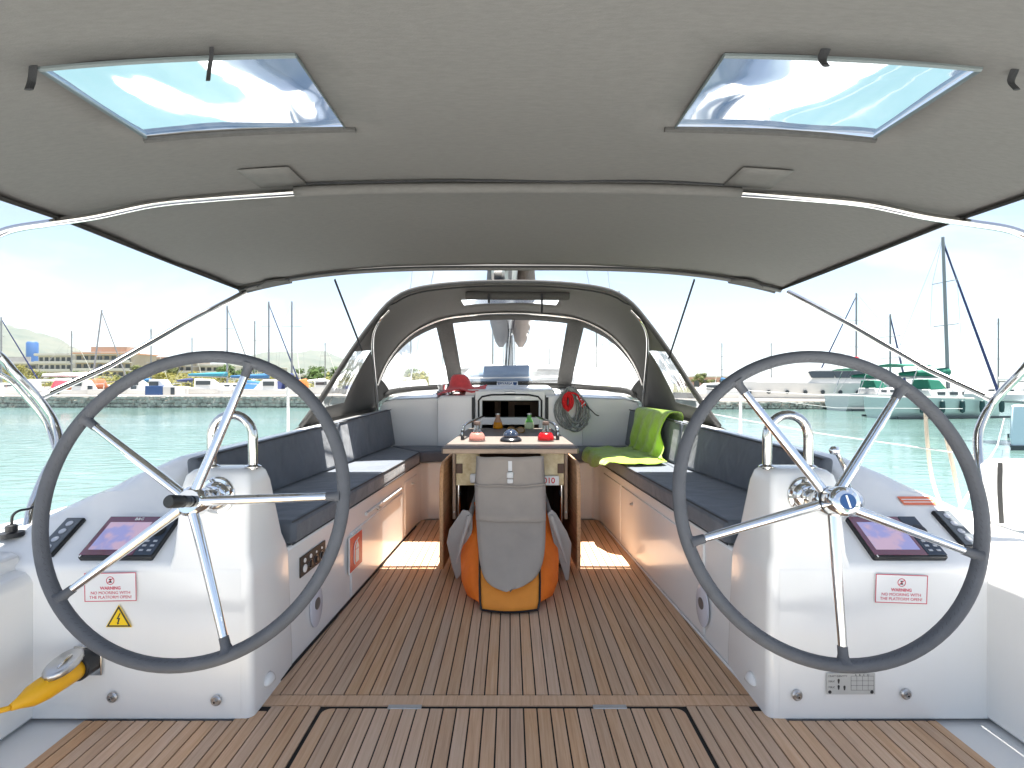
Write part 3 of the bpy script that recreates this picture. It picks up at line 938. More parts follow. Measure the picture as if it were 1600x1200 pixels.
M = face_M(1329, 1068)
pl = thing('builder_plate', 'small grey metal builder plate with black rivets low on right console', 'plate', M.translation)
PLATE = mat('plate_grey', (0.50, 0.50, 0.48), 0.4, var=0.05, vscale=30)
MB().box(-0.083, 0.083, -0.036, 0.036, 0, 0.001, M).build('backing', PLATE, pl)
ln = MB()
for i in range(4): ln.box(0.0, 0.078, -0.022 + i * 0.016, -0.0212 + i * 0.016, 0.001, 0.0013, M)
for i in range(5): ln.box(0.0 + i * 0.0195, 0.0008 + i * 0.0195, -0.022, 0.026, 0.0013, 0.0015, M)
ln.build('table_lines', DARKPR, pl)
for x in (-0.072, 0.072):
    MB().lathe([(0.006, 0.001), (0.0055, 0.002), (0, 0.0022)], 12, M @ Matrix.Translation((x, -0.028, 0))).build('rivet', DARKPR, pl)
text_mesh('CRAFT IDENTITY', 0.0085, M @ Matrix.Translation((-0.045, 0.026, 0.001)), DARKPR, pl)
text_mesh('MAX', 0.010, M @ Matrix.Translation((-0.066, 0.008, 0.001)), DARKPR, pl)
text_mesh('MAX', 0.010, M @ Matrix.Translation((-0.066, -0.012, 0.001)), DARKPR, pl)
text_mesh('A   B   C   D', 0.0095, M @ Matrix.Translation((0.038, 0.030, 0.001)), DARKPR, pl)
for (x, y) in ((-0.042, 0.009), (-0.042, -0.012), (-0.022, -0.014)):
    MB().prism([(-0.002, -0.008), (0.002, -0.008), (0.004, 0.004), (0.002, 0.008), (-0.002, 0.008), (-0.004, 0.004)], 0.001, 0.0014, M @ Matrix.Translation((x, y, 0))).build('pictogram', DARKPR, pl)

for (px, py, lab) in ((176, 1089, 'round chrome snap fitting low on left console, the outboard one'), (338, 1094, 'round chrome snap fitting low on left console, the inboard one'),
                      (1245, 1086, 'round chrome snap fitting low on right console, left of the plate'), (1415, 1084, 'round chrome snap fitting low on right console, right of the plate')):
    M = face_M(px, py)
    f = thing('deck_fitting', lab, 'fitting', M.translation, 'chrome fittings on consoles')
    MB().lathe([(0.018, 0), (0.018, 0.004), (0.014, 0.008), (0.012, 0.008), (0.012, 0.005), (0.006, 0.005), (0.006, 0.014), (0.0, 0.014)], 18, M).build('ring', STEELM, f)
    MB().lathe([(0.0035, 0.0142), (0.0, 0.0150)], 10, M).build('keyhole', BLACK, f)

# ---- inboard faces: fire extinguisher sign, switch panel, courtesy lights, vents
def side_M(s, Y, z, off):
    p = face_pt(s, Y, z, off)
    ex = V((s * -0.0615, 1, 0)).normalized() * (1 if s < 0 else -1)
    n = V((-s, -0.0615, 0)).normalized()
    ey = V((0, 0, 1))
    ex = ey.cross(n)
    return Matrix.Translation(p) @ Matrix((ex, ey, n)).transposed().to_4x4()
M = side_M(-1, 2.765, 0.250, 0.0155)
fx = thing('fire_extinguisher_sign', 'red fire extinguisher sign on the left bench front', 'sign', M.translation)
MB().box(-0.095, 0.095, -0.095, 0.095, -0.006, 0.0006, M).build('margin', WHITE, fx)
MB().box(-0.090, 0.090, -0.090, 0.090, 0.0006, 0.0012, M).build('field', RED, fx)
ex_ = MB().prism([(-0.006, -0.062), (0.036, -0.062), (0.038, -0.058), (0.038, 0.018), (0.030, 0.034), (0.022, 0.040), (0.022, 0.048), (0.008, 0.048), (0.008, 0.040), (0.0, 0.034), (-0.008, 0.018), (-0.008, -0.058)], 0.0012, 0.0016, M)
ex_.build('cylinder_symbol', WHITE, fx)
MB().tube(catmull([(0.012, 0.052, 0.0016), (-0.012, 0.052, 0.0016), (-0.032, 0.03, 0.0016), (-0.036, -0.01, 0.0016), (-0.034, -0.05, 0.0016), (-0.02, -0.064, 0.0016)], 5), 0.0035, 5).xf(M).build('hose_symbol', WHITE, fx)
MB().prism([(0.004, 0.050), (0.04, 0.058), (0.04, 0.064), (0.004, 0.058)], 0.0012, 0.0016, M).build('lever_symbol', WHITE, fx)
MB().box(-0.008, 0.038, 0.008, 0.011, 0.0016, 0.0018, M).build('band', RED, fx)

M = side_M(-1, 2.27, 0.378, 0.002)
sp = thing('switch_panel', 'black engine switch panel with white lamps on the left bench front', 'switch panel', M.translation)
SWP = mat('switch_panel', (0.035, 0.033, 0.030), 0.45)
MB().box(-0.125, 0.125, -0.043, 0.043, 0, 0.005, M).build('plate', SWP, sp, bevel=0.002)
for i in range(4):
    x = -0.085 + i * 0.056
    MB().lathe([(0.017, 0.005), (0.017, 0.008), (0.013, 0.010), (0.0, 0.010)], 16, M @ Matrix.Translation((x, -0.014, 0))).build('switch', WHITE if i == 0 else BLACK, sp)
    if i: MB().lathe([(0.0195, 0.005), (0.0195, 0.0065), (0.017, 0.0065)], 16, M @ Matrix.Translation((x, -0.014, 0)), cap=False).build('switch_ring', STEELM, sp)
    MB().lathe([(0.010 if i < 2 else 0.006, 0.005), (0.009 if i < 2 else 0.005, 0.008), (0.0, 0.0085)], 12, M @ Matrix.Translation((x, 0.020, 0))).build('lamp', WHITE, sp)
LENS = mat('lamp_plate', (0.66, 0.67, 0.74), 0.15)
for s, lab in ((-1, 'oval courtesy lamp low on the left bench front'), (1, 'oval courtesy lamp low on the right bench front')):
    M = side_M(s, 2.30, 0.165, 0.003 if s < 0 else 0.010)
    cl = thing('courtesy_lamp', lab, 'lamp', M.translation, 'courtesy lamps')
    MB().lathe([(1.0, 0), (1.0, 0.004), (0.9, 0.007), (0.0, 0.008)], 28, M @ Matrix.Translation((0.0, -0.012, 0)) @ Matrix.Diagonal((0.062, 0.092, 1, 1))).build('plate', LENS, cl)
    MB().lathe([(0.026, 0.008), (0.026, 0.010), (0.0, 0.0105)], 20, M).build('lens', mat('lens_grey', (0.16, 0.15, 0.145), 0.3), cl)
    M = side_M(s, 1.875, 0.064, 0.0)
    M.translation.x = s * 0.8855
    vt = thing('shell_vent', 'white half-round shell vent low on the %s pedestal side' % ('left' if s < 0 else 'right'), 'vent', M.translation, 'shell vents')
    vm = MB()
    rws = []
    for i in range(7):
        a = R(i * 15)
        rws.append([((0.030 * math.cos(R(b))), 0.034 * math.sin(R(b)) * math.cos(a) - 0.004, 0.020 * math.sin(a) * (0.3 + 0.7 * abs(math.sin(R(b))))) for b in range(0, 181, 15)])
    vm.grid(rws).xf(M)
    vm.build('cowl', GEL, vt, solid=0.003)
    MB().box(-0.024, 0.024, -0.004, 0.0, 0.0005, 0.010, M).build('opening', BLACK, vt)

# ================================================================== shore power plug
YPL = mat('yellow_rubber', (0.80, 0.42, 0.012), 0.45, var=0.05, vscale=12, bump=0.05, bscale=80)
c = P(141, 1030, YA)
Ms = Matrix.Translation(V((c.x, YA - 0.007, c.z))) @ Matrix.Rotation(R(90), 4, 'X')
so = thing('power_socket', 'chrome shore power socket with open cap on the left console', 'socket', Ms.translation)
MB().box(-0.048, 0.048, -0.05, 0.05, 0, 0.006, Ms).build('plate', STEEL, so, bevel=0.003)
MB().lathe([(0.044, 0.006), (0.044, 0.05), (0.040, 0.055), (0.036, 0.055)], 24, Ms).build('collar', BLACK, so)
cap = MB()
Mc = Ms @ Matrix.Translation((0, 0.045, 0.05)) @ Matrix.Rotation(R(14), 4, 'X')
n = 40
rg = [[(r * 0.040 * (1 + (0.05 if k % 2 else 0) * (1 if lv in (1, 2) else 0)) * math.cos(2 * math.pi * k / n), z, 0.048 + r * 0.062 * (1 + (0.05 if k % 2 else 0) * (1 if lv in (1, 2) else 0)) * math.sin(2 * math.pi * k / n)) for k in range(n)]
      for lv, (r, z) in enumerate(((0.95, -0.004), (1.0, 0.0), (1.0, 0.014), (0.94, 0.019)))]
cap.loft(rg).xf(Mc)
cp = cap.build('cap', STEELM, so, angle=50)
MB().tube([(0.006, 0.020, 0.022), (0.008, 0.023, 0.05), (0.010, 0.020, 0.078)], 0.004, 6).xf(Mc).build('cap_spring', STEEL, cp)
plg = thing('power_plug', 'yellow shore power plug with its cable leaving to the left', 'power plug', (c.x, 1.6, c.z))
pth = [V((c.x, YA - 0.050, c.z)), V((c.x - 0.004, YA - 0.08, c.z - 0.003)), V((c.x - 0.012, YA - 0.12, c.z - 0.006)), V((c.x - 0.018, YA - 0.155, c.z - 0.009)),
       V((c.x - 0.026, YA - 0.19, c.z - 0.012)), V((c.x - 0.034, YA - 0.22, c.z - 0.014)), V((c.x - 0.040, YA - 0.24, c.z - 0.015))]
MB().tube(pth, [0.036, 0.036, 0.037, 0.037, 0.032, 0.017, 0.010], 20).build('plug_body', YPL, plg, angle=180)
MB().tube(catmull([pth[-1], V((c.x - 0.07, YA - 0.29, c.z - 0.012)), V((c.x - 0.13, YA - 0.40, c.z - 0.05)), V((c.x - 0.18, YA - 0.7, c.z - 0.2)), V((c.x - 0.18, YA - 0.9, 0.02))], 6), 0.008, 10).build('cable', YPL, plg, angle=180)

# ================================================================== cushions
def prism_obj(name, poly, z0, z1, m, lab, group, bev=0.022, parent=None):
    o = MB().prism(poly, z0, z1).build(name, m, parent, bevel=bev, seg=4, angle=60)
    tag(o, lab, 'cushion', group)
    return o
for s, side in ((-1, 'left'), (1, 'right')):
    L_ = [(s * (xi(2.085) - 0.012), 2.085), (s * (xi(3.2) - 0.016), 3.2), (s * (xi(4.2) - 0.016), 4.215), (s * 1.115, 4.660), (s * (xb(2.2) - 0.01), 2.10)]
    sc_ = prism_obj('seat_cushion', L_, 0.493, 0.592, CUSHION, 'long dark blue-grey seat cushion on the %s bench' % side, 'cockpit cushions')
    for zz_ in (0.588, 0.497):
        MB().tube([(s * (xi(2.085) - 0.004 + 0.0), 2.083, zz_), (s * (xi(3.2) - 0.0145), 3.2, zz_), (s * (xi(4.2) - 0.0145), 4.205, zz_)], 0.0042, 6).build('piping', CUSHS, sc_)
    F_ = [(s * (xi(4.2) - 0.022), 4.235), (s * 0.62, 4.300), (s * 0.335, 4.31), (s * 0.335, 4.672), (s * 1.09, 4.672)]
    prism_obj('seat_cushion', F_, 0.493, 0.590, CUSHION, 'short dark seat cushion on the forward end of the %s bench' % side, 'cockpit cushions')
    for i, (y0, y1) in enumerate(((2.135, 3.50), (3.53, 4.63))):
        b = MB()
        ring = []
        n = 12
        rings = []
        for k in range(n + 1):
            y = y0 + (y1 - y0) * k / n
            zt = 0.842 + (y - 2.2) * 0.031
            if k == 0 and i == 0: zt -= 0.004
            z0 = 0.598
            x0 = xb(y)
            rings.append([(s * (x0 - 0.098), y, z0), (s * (x0 - 0.052), y, zt), (s * (x0 + 0.0), y, zt + 0.004), (s * (x0 - 0.022), y, z0)])
        b.loft(rings)
        o = b.build('backrest_cushion', CUSHION, bevel=0.018, seg=4, angle=60)
        MB().tube([V(r[1]) + V((-s * 0.001, 0, 0.0)) for r in rings[0:]], 0.0045, 6).build('piping', CUSHS, o)
        tag(o, ('dark backrest cushion behind the %s pedestal' if i == 0 else 'dark backrest cushion at the forward end of the %s bench') % side, 'cushion', 'cockpit cushions')

# ================================================================== lime towel
LIME = mat('lime_towel', (0.36, 0.58, 0.04), 0.95, var=0.12, vscale=14, bump=0.6, bscale=260.0, sheen=0.6, wrinkle=0.35, wscale=9, spec=0.1)
sec = [(1.215, 0.80), (1.222, 0.90), (1.20, 0.938), (1.155, 0.944), (1.115, 0.925), (1.090, 0.83), (1.078, 0.72), (1.066, 0.645), (1.035, 0.612), (0.97, 0.604), (0.88, 0.602), (0.80, 0.602),
       (0.735, 0.601), (0.672, 0.598), (0.652, 0.582), (0.642, 0.545), (0.640, 0.515)]
ylo = [3.70, 3.68, 3.66, 3.66, 3.66, 3.68, 3.66, 3.60, 3.52, 3.46, 3.44, 3.44, 3.46, 3.52, 3.64, 3.82, 4.02]
yhi = [4.36, 4.36, 4.36, 4.36, 4.36, 4.34, 4.32, 4.30, 4.30, 4.32, 4.34, 4.34, 4.36, 4.36, 4.34, 4.30, 4.24]
sp_ = catmull([(a, b_, 0) for a, b_ in sec], 3)
lo_ = catmull([(a, 0, 0) for a in ylo], 3); hi_ = catmull([(a, 0, 0) for a in yhi], 3)
rows = []
nv = 40
for i, q in enumerate(sp_):
    row = []
    u = i / (len(sp_) - 1)
    for k in range(nv + 1):
        y = lo_[i].x + (hi_[i].x - lo_[i].x) * k / nv
        y += 0.022 * mnoise.noise(V((u * 9, 4.0, 0))) * (1 - k / nv) + 0.02 * mnoise.noise(V((u * 11, 9.0, 0))) * (k / nv)
        shift = (xb(y) - xb(4.0))
        fx_ = max(0.0, min(1.0, (q.x - 0.70) / 0.4))
        x = q.x + shift * fx_ + (xi(y) - xi(4.0)) * (1 - fx_)
        z = q.y
        on_back = 1.0 if q.x > 1.04 else 0.0
        fold = math.sin(y * 34 + 2 * math.sin(q.y * 9)) * 0.5 + 0.5
        amp = 0.030 * on_back * min(1, max(0, (0.95 - q.y) * 6)) if q.x < 1.14 else 0
        x -= fold * amp
        w = mnoise.noise(V((x * 7, y * 7, 3))) * 0.5 + 0.5
        if q.x <= 1.04 and q.x > 0.66:
            z += 0.004 + 0.030 * max(0, w - 0.42) + 0.012 * max(0, math.sin(x * 38 + y * 9)) * (0.3 + 0.7 * w)
        elif q.x <= 0.66:
            x -= 0.012 * math.sin(y * 21) + 0.008; z -= 0.03 * max(0, mnoise.noise(V((0.3, y * 5, 2))))
        else:
            x -= 0.008; z += 0.004
        row.append((x, y, z))
    rows.append(row)
tw = MB().grid(rows).build('towel', LIME, solid=0.005, angle=180, off=1.0)
tag(tw, 'lime green towel draped over the right backrest and bench', 'towel')

# ================================================================== bimini
def can_z(x, Y):
    z = 1.937 - 0.030 * ((Y - 2.0) / 1.25) ** 2
    if Y > 2.0: z -= 0.010 * math.sin(math.pi * (Y - 2.0) / 1.25)
    else: z -= 0.008 * abs(math.sin(math.pi * (Y - 2.0) / 1.4))
    return z - 0.148 * (abs(x) / 1.72) ** 3.2
bim = thing('bimini_top', 'grey canvas bimini canopy overhead with two clear roof windows', 'canopy', (0, 2.0, 1.9))
WX0, WX1, WY0, WY1 = 0.495, 1.09, 1.185, 1.535
xs = sorted(set([-1.72 + 0.0] + [s * v for s in (-1, 1) for v in (0, 0.12, 0.25, 0.37, WX0, 0.65, 0.8, 0.95, WX1, 1.2, 1.3, 1.4, 1.5, 1.58, 1.65, 1.72)]))
ys = [0.80, 0.9, 1.0, 1.1, WY0, 1.3, 1.42, WY1, 1.65, 1.8, 1.93, 2.0, 2.07, 2.2, 2.4, 2.6, 2.8, 3.0, 3.12, 3.2, 3.25]
def wr(x, y):
    return 0.009 * mnoise.noise(V((x * 2.2, y * 3.1, 0.5))) + 0.006 * math.sin(26 * math.atan2(abs(x) - 1.75, y - 3.35)) * math.exp(-((abs(x) - 1.72) ** 2 + (y - 3.25) ** 2) / 0.12) + (0.010 * math.exp(-((y - 2.0) / 0.06) ** 2) * 0)
rows = [[(x, y, can_z(x, y) + wr(x, y)) for x in xs] for y in ys]
def skip(i, k):
    yc = (ys[i] + ys[i + 1]) / 2; xc = abs(xs[k] + xs[k + 1]) / 2
    return WY0 < yc < WY1 and WX0 < xc < WX1
can = MB().grid(rows, skip)
# turned-down side hems
for s in (-1, 1):
    can.grid([[(s * 1.72, y, can_z(1.72, y) + wr(s * 1.72, y)), (s * 1.725, y, can_z(1.72, y) - 0.012), (s * 1.70, y, can_z(1.72, y) - 0.020)] for y in ys])
canopy = can.build('canopy', CANVAS, bim, angle=180, solid=0.002)
# front hem around its tube with a dark edge
fx = [-1.72 + 3.44 * k / 40 for k in range(41)]
def fy(x): return 3.25 + 0.03 * math.cos(x * 0.9)
MB().tube([(x, fy(x), can_z(x, 3.25) - 0.010) for x in fx], 0.020, 10, flat=1.0).build('front_hem', CANVAS, bim, angle=180)
MB().tube([(x * 0.985, fy(x) - 0.035, can_z(x, 3.22) - 0.0145) for x in fx], 0.0055, 6).build('hem_seam', STRAP, bim)
for s in (-1, 1):
    MB().loft([[(s * (1.40 + 0.30 * k / 5) + 0, 3.23 - 0.05 * math.sin(k), can_z(1.40 + 0.3 * k / 5, 3.22) - 0.016 + dz) for dz in (0, -0.012)] +
               [(s * (1.40 + 0.30 * k / 5), 3.29, can_z(1.40 + 0.3 * k / 5, 3.22) - 0.022 + dz) for dz in (-0.012, 0)] for k in range(6)]).build('corner_patch', CANVASD, bim)
    # sleeve over the bow tube
MB().tube([(x, 2.0, can_z(x, 2.0) - 0.022) for x in [-0.84 + 1.74 * k / 30 for k in range(31)]], 0.021, 12).build('bow_sleeve', CANVAS, bim, angle=180)
MB().tube([(x, 1.965 + 0.004 * math.sin(x * 9), can_z(x, 1.97) - 0.006) for x in [-0.86 + 1.78 * k / 30 for k in range(31)]], 0.004, 6).build('sleeve_seam', STRAP, bim)
# frame bow
def bow(s, x_in):
    pts = [(s * x_in, 2.0, can_z(x_in, 2.0) - 0.022), (s * 1.15, 1.998, can_z(1.15, 2.0) - 0.020), (s * 1.38, 1.98, can_z(1.38, 2.0) - 0.018), (s * 1.58, 1.95, can_z(1.58, 1.95) - 0.034), (s * 1.72, 1.915, 1.752),
           (s * 1.87, 1.88, 1.705), (s * 1.97, 1.85, 1.60), (s * 2.01, 1.82, 1.40), (s * 2.0, 1.76, 1.0), (s * 1.98, 1.70, 0.58)]
    return catmull(pts, 6)
for s, xin in ((-1, 0.80), (1, 0.86)):
    MB().tube(bow(s, xin), 0.0140, 12).build('frame_bow', STEEL, bim, angle=60)
    lo = P(60, 622, 2.12) if s < 0 else P(1556, 626, 2.14)
    hi = P(383, 456, 3.24) if s < 0 else P(1232, 456, 3.24)
    mid = lo.lerp(hi, 0.25) + V((0, 0, -0.02))
    strut = MB().tube([hi, hi.lerp(lo, 0.4), mid, lo], 0.0145, 12).build('frame_strut', STEEL, bim, angle=60)
    MB().tube([lo + V((0, 0, -0.0)), lo.lerp(mid, 0.12)], 0.016, 10).build('strut_clamp', STEELM, strut)
# stitched reinforcement patches near the sleeve ends
for s, xa, xb_ in ((-1, 0.78, 0.96), (1, 0.82, 1.0)):
    MB().grid([[(s * (xa + (xb_ - xa) * k / 4), y, can_z(xa + (xb_ - xa) * k / 4, y) - 0.008) for k in range(5)] for y in (1.80, 1.86, 1.92, 1.975)]).build('reinforcement_patch', CANVAS, bim, angle=180, solid=0.003)
# window panes with welded borders
CLEAR = clear_mat('clear_vinyl', haze=0.006, gloss=0.02, ripple=0.05, rscale=3.0, tint=(0.50, 0.66, 0.76))
WB = mat('window_border', (0.10, 0.12, 0.125), 0.6, bump=0.2, bscale=300)
for s in (-1, 1):
    wx = [WX0 + (WX1 - WX0) * k / 14 for k in range(15)]
    wy = [WY0 + (WY1 - WY0) * k / 8 for k in range(9)]
    pane = MB().grid([[(s * x, y, can_z(x, y) + 0.004 + 0.006 * mnoise.noise(V((x * 4, y * 4, s)))) for x in wx] for y in wy]).build('roof_window', CLEAR, bim, angle=180)
    def strip(a, b, w, z=-0.004):
        a, b = V((s * a[0], a[1], 0)), V((s * b[0], b[1], 0))
        pts = []
        for k in range(13):
            p = a.lerp(b, k / 12)
            pts.append((p.x, p.y, can_z(p.x, p.y) + z))
        return MB().tube(pts, w, 6, flat=0.35 if abs(a.x - b.x) < 0.01 else 1.0)
    strip((WX0, WY0), (WX0, WY1), 0.006).build('window_border', WB, pane)
    strip((WX1, WY0), (WX1, WY1), 0.006).build('window_border', WB, pane)
    strip((WX0 - 0.03, WY1 + 0.006), (WX1 + 0.01, WY1 + 0.006), 0.0085, -0.008).build('window_flap_roll', CANVASD, pane)
    strip((WX0, WY0), (WX1, WY0), 0.006).build('window_border', WB, pane)
# hanging straps
for (px, y0, y1, Y, w) in ((45, 70, 140, 1.17, 0.010), (325, 40, 126, 1.15, 0.005), (1291, 40, 103, 1.15, 0.011), (1586, 70, 140, 1.17, 0.010)):
    a, b_ = P(px, y0, Y), P(px + (3 if px > 1500 else 0), y1, Y)
    a.z = max(a.z, can_z(a.x, Y) - 0.004)
    pts = catmull([a, a.lerp(b_, 0.4) + V((0.006, 0.004, 0)), a.lerp(b_, 0.75) + V((-0.003, 0.01, 0)), b_], 4)
    MB().tube(pts, w, 8, flat=0.25).build('hanging_strap', STRAP, bim)
# webbing straps from the bimini down to the spray hood
for a, b_ in (((523, 437, 3.25), (566, 548, 3.70)), ((1085, 437, 3.25), (1045, 560, 3.70))):
    MB().tube([P(*a), P(*b_)], 0.011, 8, flat=0.4).build('tension_strap', STRAP, bim)

# ================================================================== spray hood
hood = thing('spray_hood', 'grey canvas spray hood with clear windscreen panels over the companionway', 'spray hood', (0, 4.5, 0.9))
aftL = [V((-1.45, 3.54, 0.855)), V((-1.31, 3.60, 1.08)), V((-1.16, 3.68, 1.357)), V((-1.01, 3.74, 1.594)), V((-0.874, 3.78, 1.765)), V((-0.70, 3.80, 1.855)), V((-0.366, 3.80, 1.898)), V((0, 3.80, 1.908))]
frL = [V((-1.27, 4.86, 0.93)), V((-1.262, 4.86, 1.12)), V((-1.15, 4.86, 1.39)), V((-0.95, 4.86, 1.62)), V((-0.68, 4.86, 1.762)), V((-0.40, 4.86, 1.812)), V((0, 4.86, 1.832))]
def full(half): return half + [V((-p.x, p.y, p.z)) for p in reversed(half[:-1])]
NS, NT = 64, 12
aft = resample(catmull(full(aftL), 10), NS + 1)
frn = resample(catmull(full(frL), 10), NS + 1)
def hoodpt(i, t):
    p = aft[i].lerp(frn[i], t)
    out = V((p.x, 0, p.z - 1.0)).normalized()
    return p + out * (0.035 * math.sin(math.pi * t)) + V((0, 0, 0.006 * mnoise.noise(V((p.x * 5, p.y * 5, p.z * 5)))))
rows = [[hoodpt(i, t / NT) for i in range(NS + 1)] for t in range(NT + 1)]
def sidewin(i, k):       # i = t index, k = s index
    s = min(k, NS - 1 - k)
    return 2 <= s <= 9 and 1 <= i <= 5
def topwin(i, k):
    return 7 <= i <= 8 and 25 <= k <= NS - 26
MB().grid(rows, lambda i, k: sidewin(i, k) or topwin(i, k)).build('hood_canvas', CANVAS, hood, angle=180, solid=0.003)
SVIN = clear_mat('clear_vinyl_hood', haze=0.008, gloss=0.04, ripple=0.2, rscale=4.0)
for k0 in (2, NS - 10):
    MB().grid([[hoodpt(k, t / NT) for k in range(k0, k0 + 9)] for t in range(1, 7)]).build('side_window', SVIN, hood, angle=180)
MB().grid([[hoodpt(k, t / NT) for k in range(25, NS - 24)] for t in range(7, 10)]).build('top_window', SVIN, hood, angle=180)
# aft edge binding and the tubes
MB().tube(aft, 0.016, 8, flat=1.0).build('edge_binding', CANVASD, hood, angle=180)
MB().tube([p + V((0, 0.05, -0.022 if abs(p.x) < 0.9 else 0)) for p in aft[8:-8]], 0.006, 6).build('edge_seam', STRAP, hood)
tb = [P(590, 642, 4.75), P(585, 585, 4.42), P(582, 548, 4.15), P(583, 522, 3.93), V((-0.975, 3.80, 1.615)), V((-0.90, 3.80, 1.70))]
for s in (-1, 1):
    MB().tube(catmull([V((abs(p.x) * s, p.y, p.z)) for p in tb], 6), 0.0125, 10).build('hood_tube', STEEL, hood, angle=60)
MB().tube([p + V((0, -0.02, -0.012)) for p in frn[4:-4]], 0.011, 10).build('hood_tube', STEEL, hood, angle=60)
# windscreen
bsL = [V((-1.27, 4.90, 0.96)), V((-1.20, 5.12, 1.05)), V((-1.05, 5.34, 1.085)), V((-0.80, 5.5, 1.10)), V((-0.45, 5.6, 1.112)), V((0, 5.64, 1.118))]
bs = resample(catmull(full(bsL), 10), NS + 1)
top = frn[:]
NW = 10
def wpt(i, t):
    p = top[i].lerp(bs[i], t)
    return p + V((0, 0.03 * math.sin(math.pi * t), 0.01 * math.sin(math.pi * t)))
POSTS = ((19, 22), (NS - 22, NS - 19))
def isfr(i, k):
    if i == 0 or i >= NW - 1: return True
    if k < 5 or k >= NS - 5: return True
    for a, b_ in POSTS:
        if a <= k < b_: return True
    return False
rows = [[wpt(i, (0, 0.09, 0.2, 0.3, 0.4, 0.5, 0.6, 0.7, 0.8, 0.93, 1.0)[t]) for i in range(NS + 1)] for t in range(NW + 1)]
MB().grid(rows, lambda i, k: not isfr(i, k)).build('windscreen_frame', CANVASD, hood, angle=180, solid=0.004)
for a, b_ in ((5, 19), (22, NS - 22), (NS - 19, NS - 5)):
    MB().grid([r[a:b_ + 1] for r in rows[1:NW]]).build('windscreen_pane', SVIN, hood, angle=180)
# base flap roll along the coachroof
MB().tube([p + V((0, -0.02, 0.012)) for p in bs[3:-3]], 0.028, 8).build('base_roll', CANVASD, hood, angle=180)
# side skirts of canvas under the side windows
for s in (-1, 1):
    MB().grid([[(s * 1.45, 3.54, 0.86), (s * 1.44, 3.9, 0.97), (s * 1.38, 4.4, 0.99), (s * 1.27, 4.86, 0.99)],
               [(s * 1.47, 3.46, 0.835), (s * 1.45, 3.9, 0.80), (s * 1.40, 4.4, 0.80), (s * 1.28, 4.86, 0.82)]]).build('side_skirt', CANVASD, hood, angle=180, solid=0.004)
# rolled window cover with straps under the roof
MB().tube([(-0.36, 4.15, 1.868), (-0.34, 4.15, 1.868), (0.46, 4.15, 1.862), (0.48, 4.15, 1.862)], [0.028, 0.034, 0.034, 0.028], 12).build('rolled_cover', CANVASD, hood, angle=60)
for x, zl in ((-0.17, 1.80), (0.255, 1.72)):
    MB().tube([(x, 4.10, 1.875), (x, 4.100, 1.84), (x, 4.105, zl)], 0.009, 8, flat=0.35).build('cover_strap', STRAP, hood)
# maker's patch on the windscreen base
M = Matrix.Translation((-0.03, 5.585, 1.145)) @ Matrix.Rotation(R(70), 4, 'X')
patch = MB().box(-0.115, 0.115, -0.034, 0.034, 0.0, 0.003, M).build('logo_patch', WHITE, hood)
text_mesh('BAVARIA', 0.040, M @ Matrix.Translation((-0.025, 0.010, 0.003)), BLUE, patch, bold=0.0012)
text_mesh('YACHTS', 0.024, M @ Matrix.Translation((0.0, -0.020, 0.003)), BLUE, patch, bold=0.0008)
MB().prism([(0.06, 0.026), (0.105, 0.026), (0.103, 0.0), (0.083, -0.026), (0.064, 0.0)], 0.003, 0.004, M).build('logo_shield', BLUE, patch)

# ================================================================== rails
def rail(pts, r, lab=None, name='rail', par=None, n=6):
    return MB().tube(catmull(pts, n), r, 12).build(name, STEEL, par or yacht, angle=60)
push = thing('pushpit_rail', 'bent stainless stern rail on the left quarter', 'rail', (-1.9, 2.0, 0.6), 'stern rails')
rail([(-1.90, 0.52, 0.56), (-1.90, 0.53, 1.0), (-1.90, 0.60, 1.24), (-1.90, 0.78, 1.31), (-1.92, 1.2, 1.32), (-1.94, 1.62, 1.32), P(-20, 545, 1.97), P(25, 585, 2.05), P(62, 625, 2.12), P(86, 663, 2.15), P(92, 700, 2.12), P(70, 742, 2.05), P(52, 785, 2.0), P(45, 812, 1.97), P(43, 838, 1.95)], 0.0160, name='upper_rail', par=push)
rail([(-1.90, 0.54, 0.95), (-1.92, 0.8, 1.12), (-1.94, 1.3, 1.2), (-1.97, 1.75, 1.22), P(0, 585, 2.02), P(40, 620, 2.10), P(72, 662, 2.15), P(84, 695, 2.13), P(89, 712, 2.11)], 0.010, name='lower_rail', par=push)
MB().lathe([(0.035, 0), (0.035, 0.006), (0.02, 0.01)], 16, Matrix.Translation(P(43, 836, 1.95))).build('foot_plate', STEEL, push)
push2 = thing('pushpit_rail', 'bent stainless stern rail on the right quarter beside the white cover', 'rail', (1.95, 2.0, 0.6), 'stern rails')
rail([(1.95, 0.52, 0.56), (1.95, 0.53, 1.0), (1.96, 0.62, 1.28), (1.99, 0.85, 1.36), (2.04, 1.3, 1.36), (2.07, 1.7, 1.33), P(1640, 540, 1.98), P(1595, 583, 2.06), P(1553, 628, 2.14), P(1530, 672, 2.15), P(1529, 715, 2.12), P(1538, 765, 2.08), P(1547, 812, 2.04), P(1550, 838, 2.02)], 0.0165, name='upper_rail', par=push2)
MB().lathe([(0.035, 0), (0.035, 0.006), (0.02, 0.01)], 16, Matrix.Translation(P(1550, 838, 2.02))).build('foot_plate', STEEL, push2)
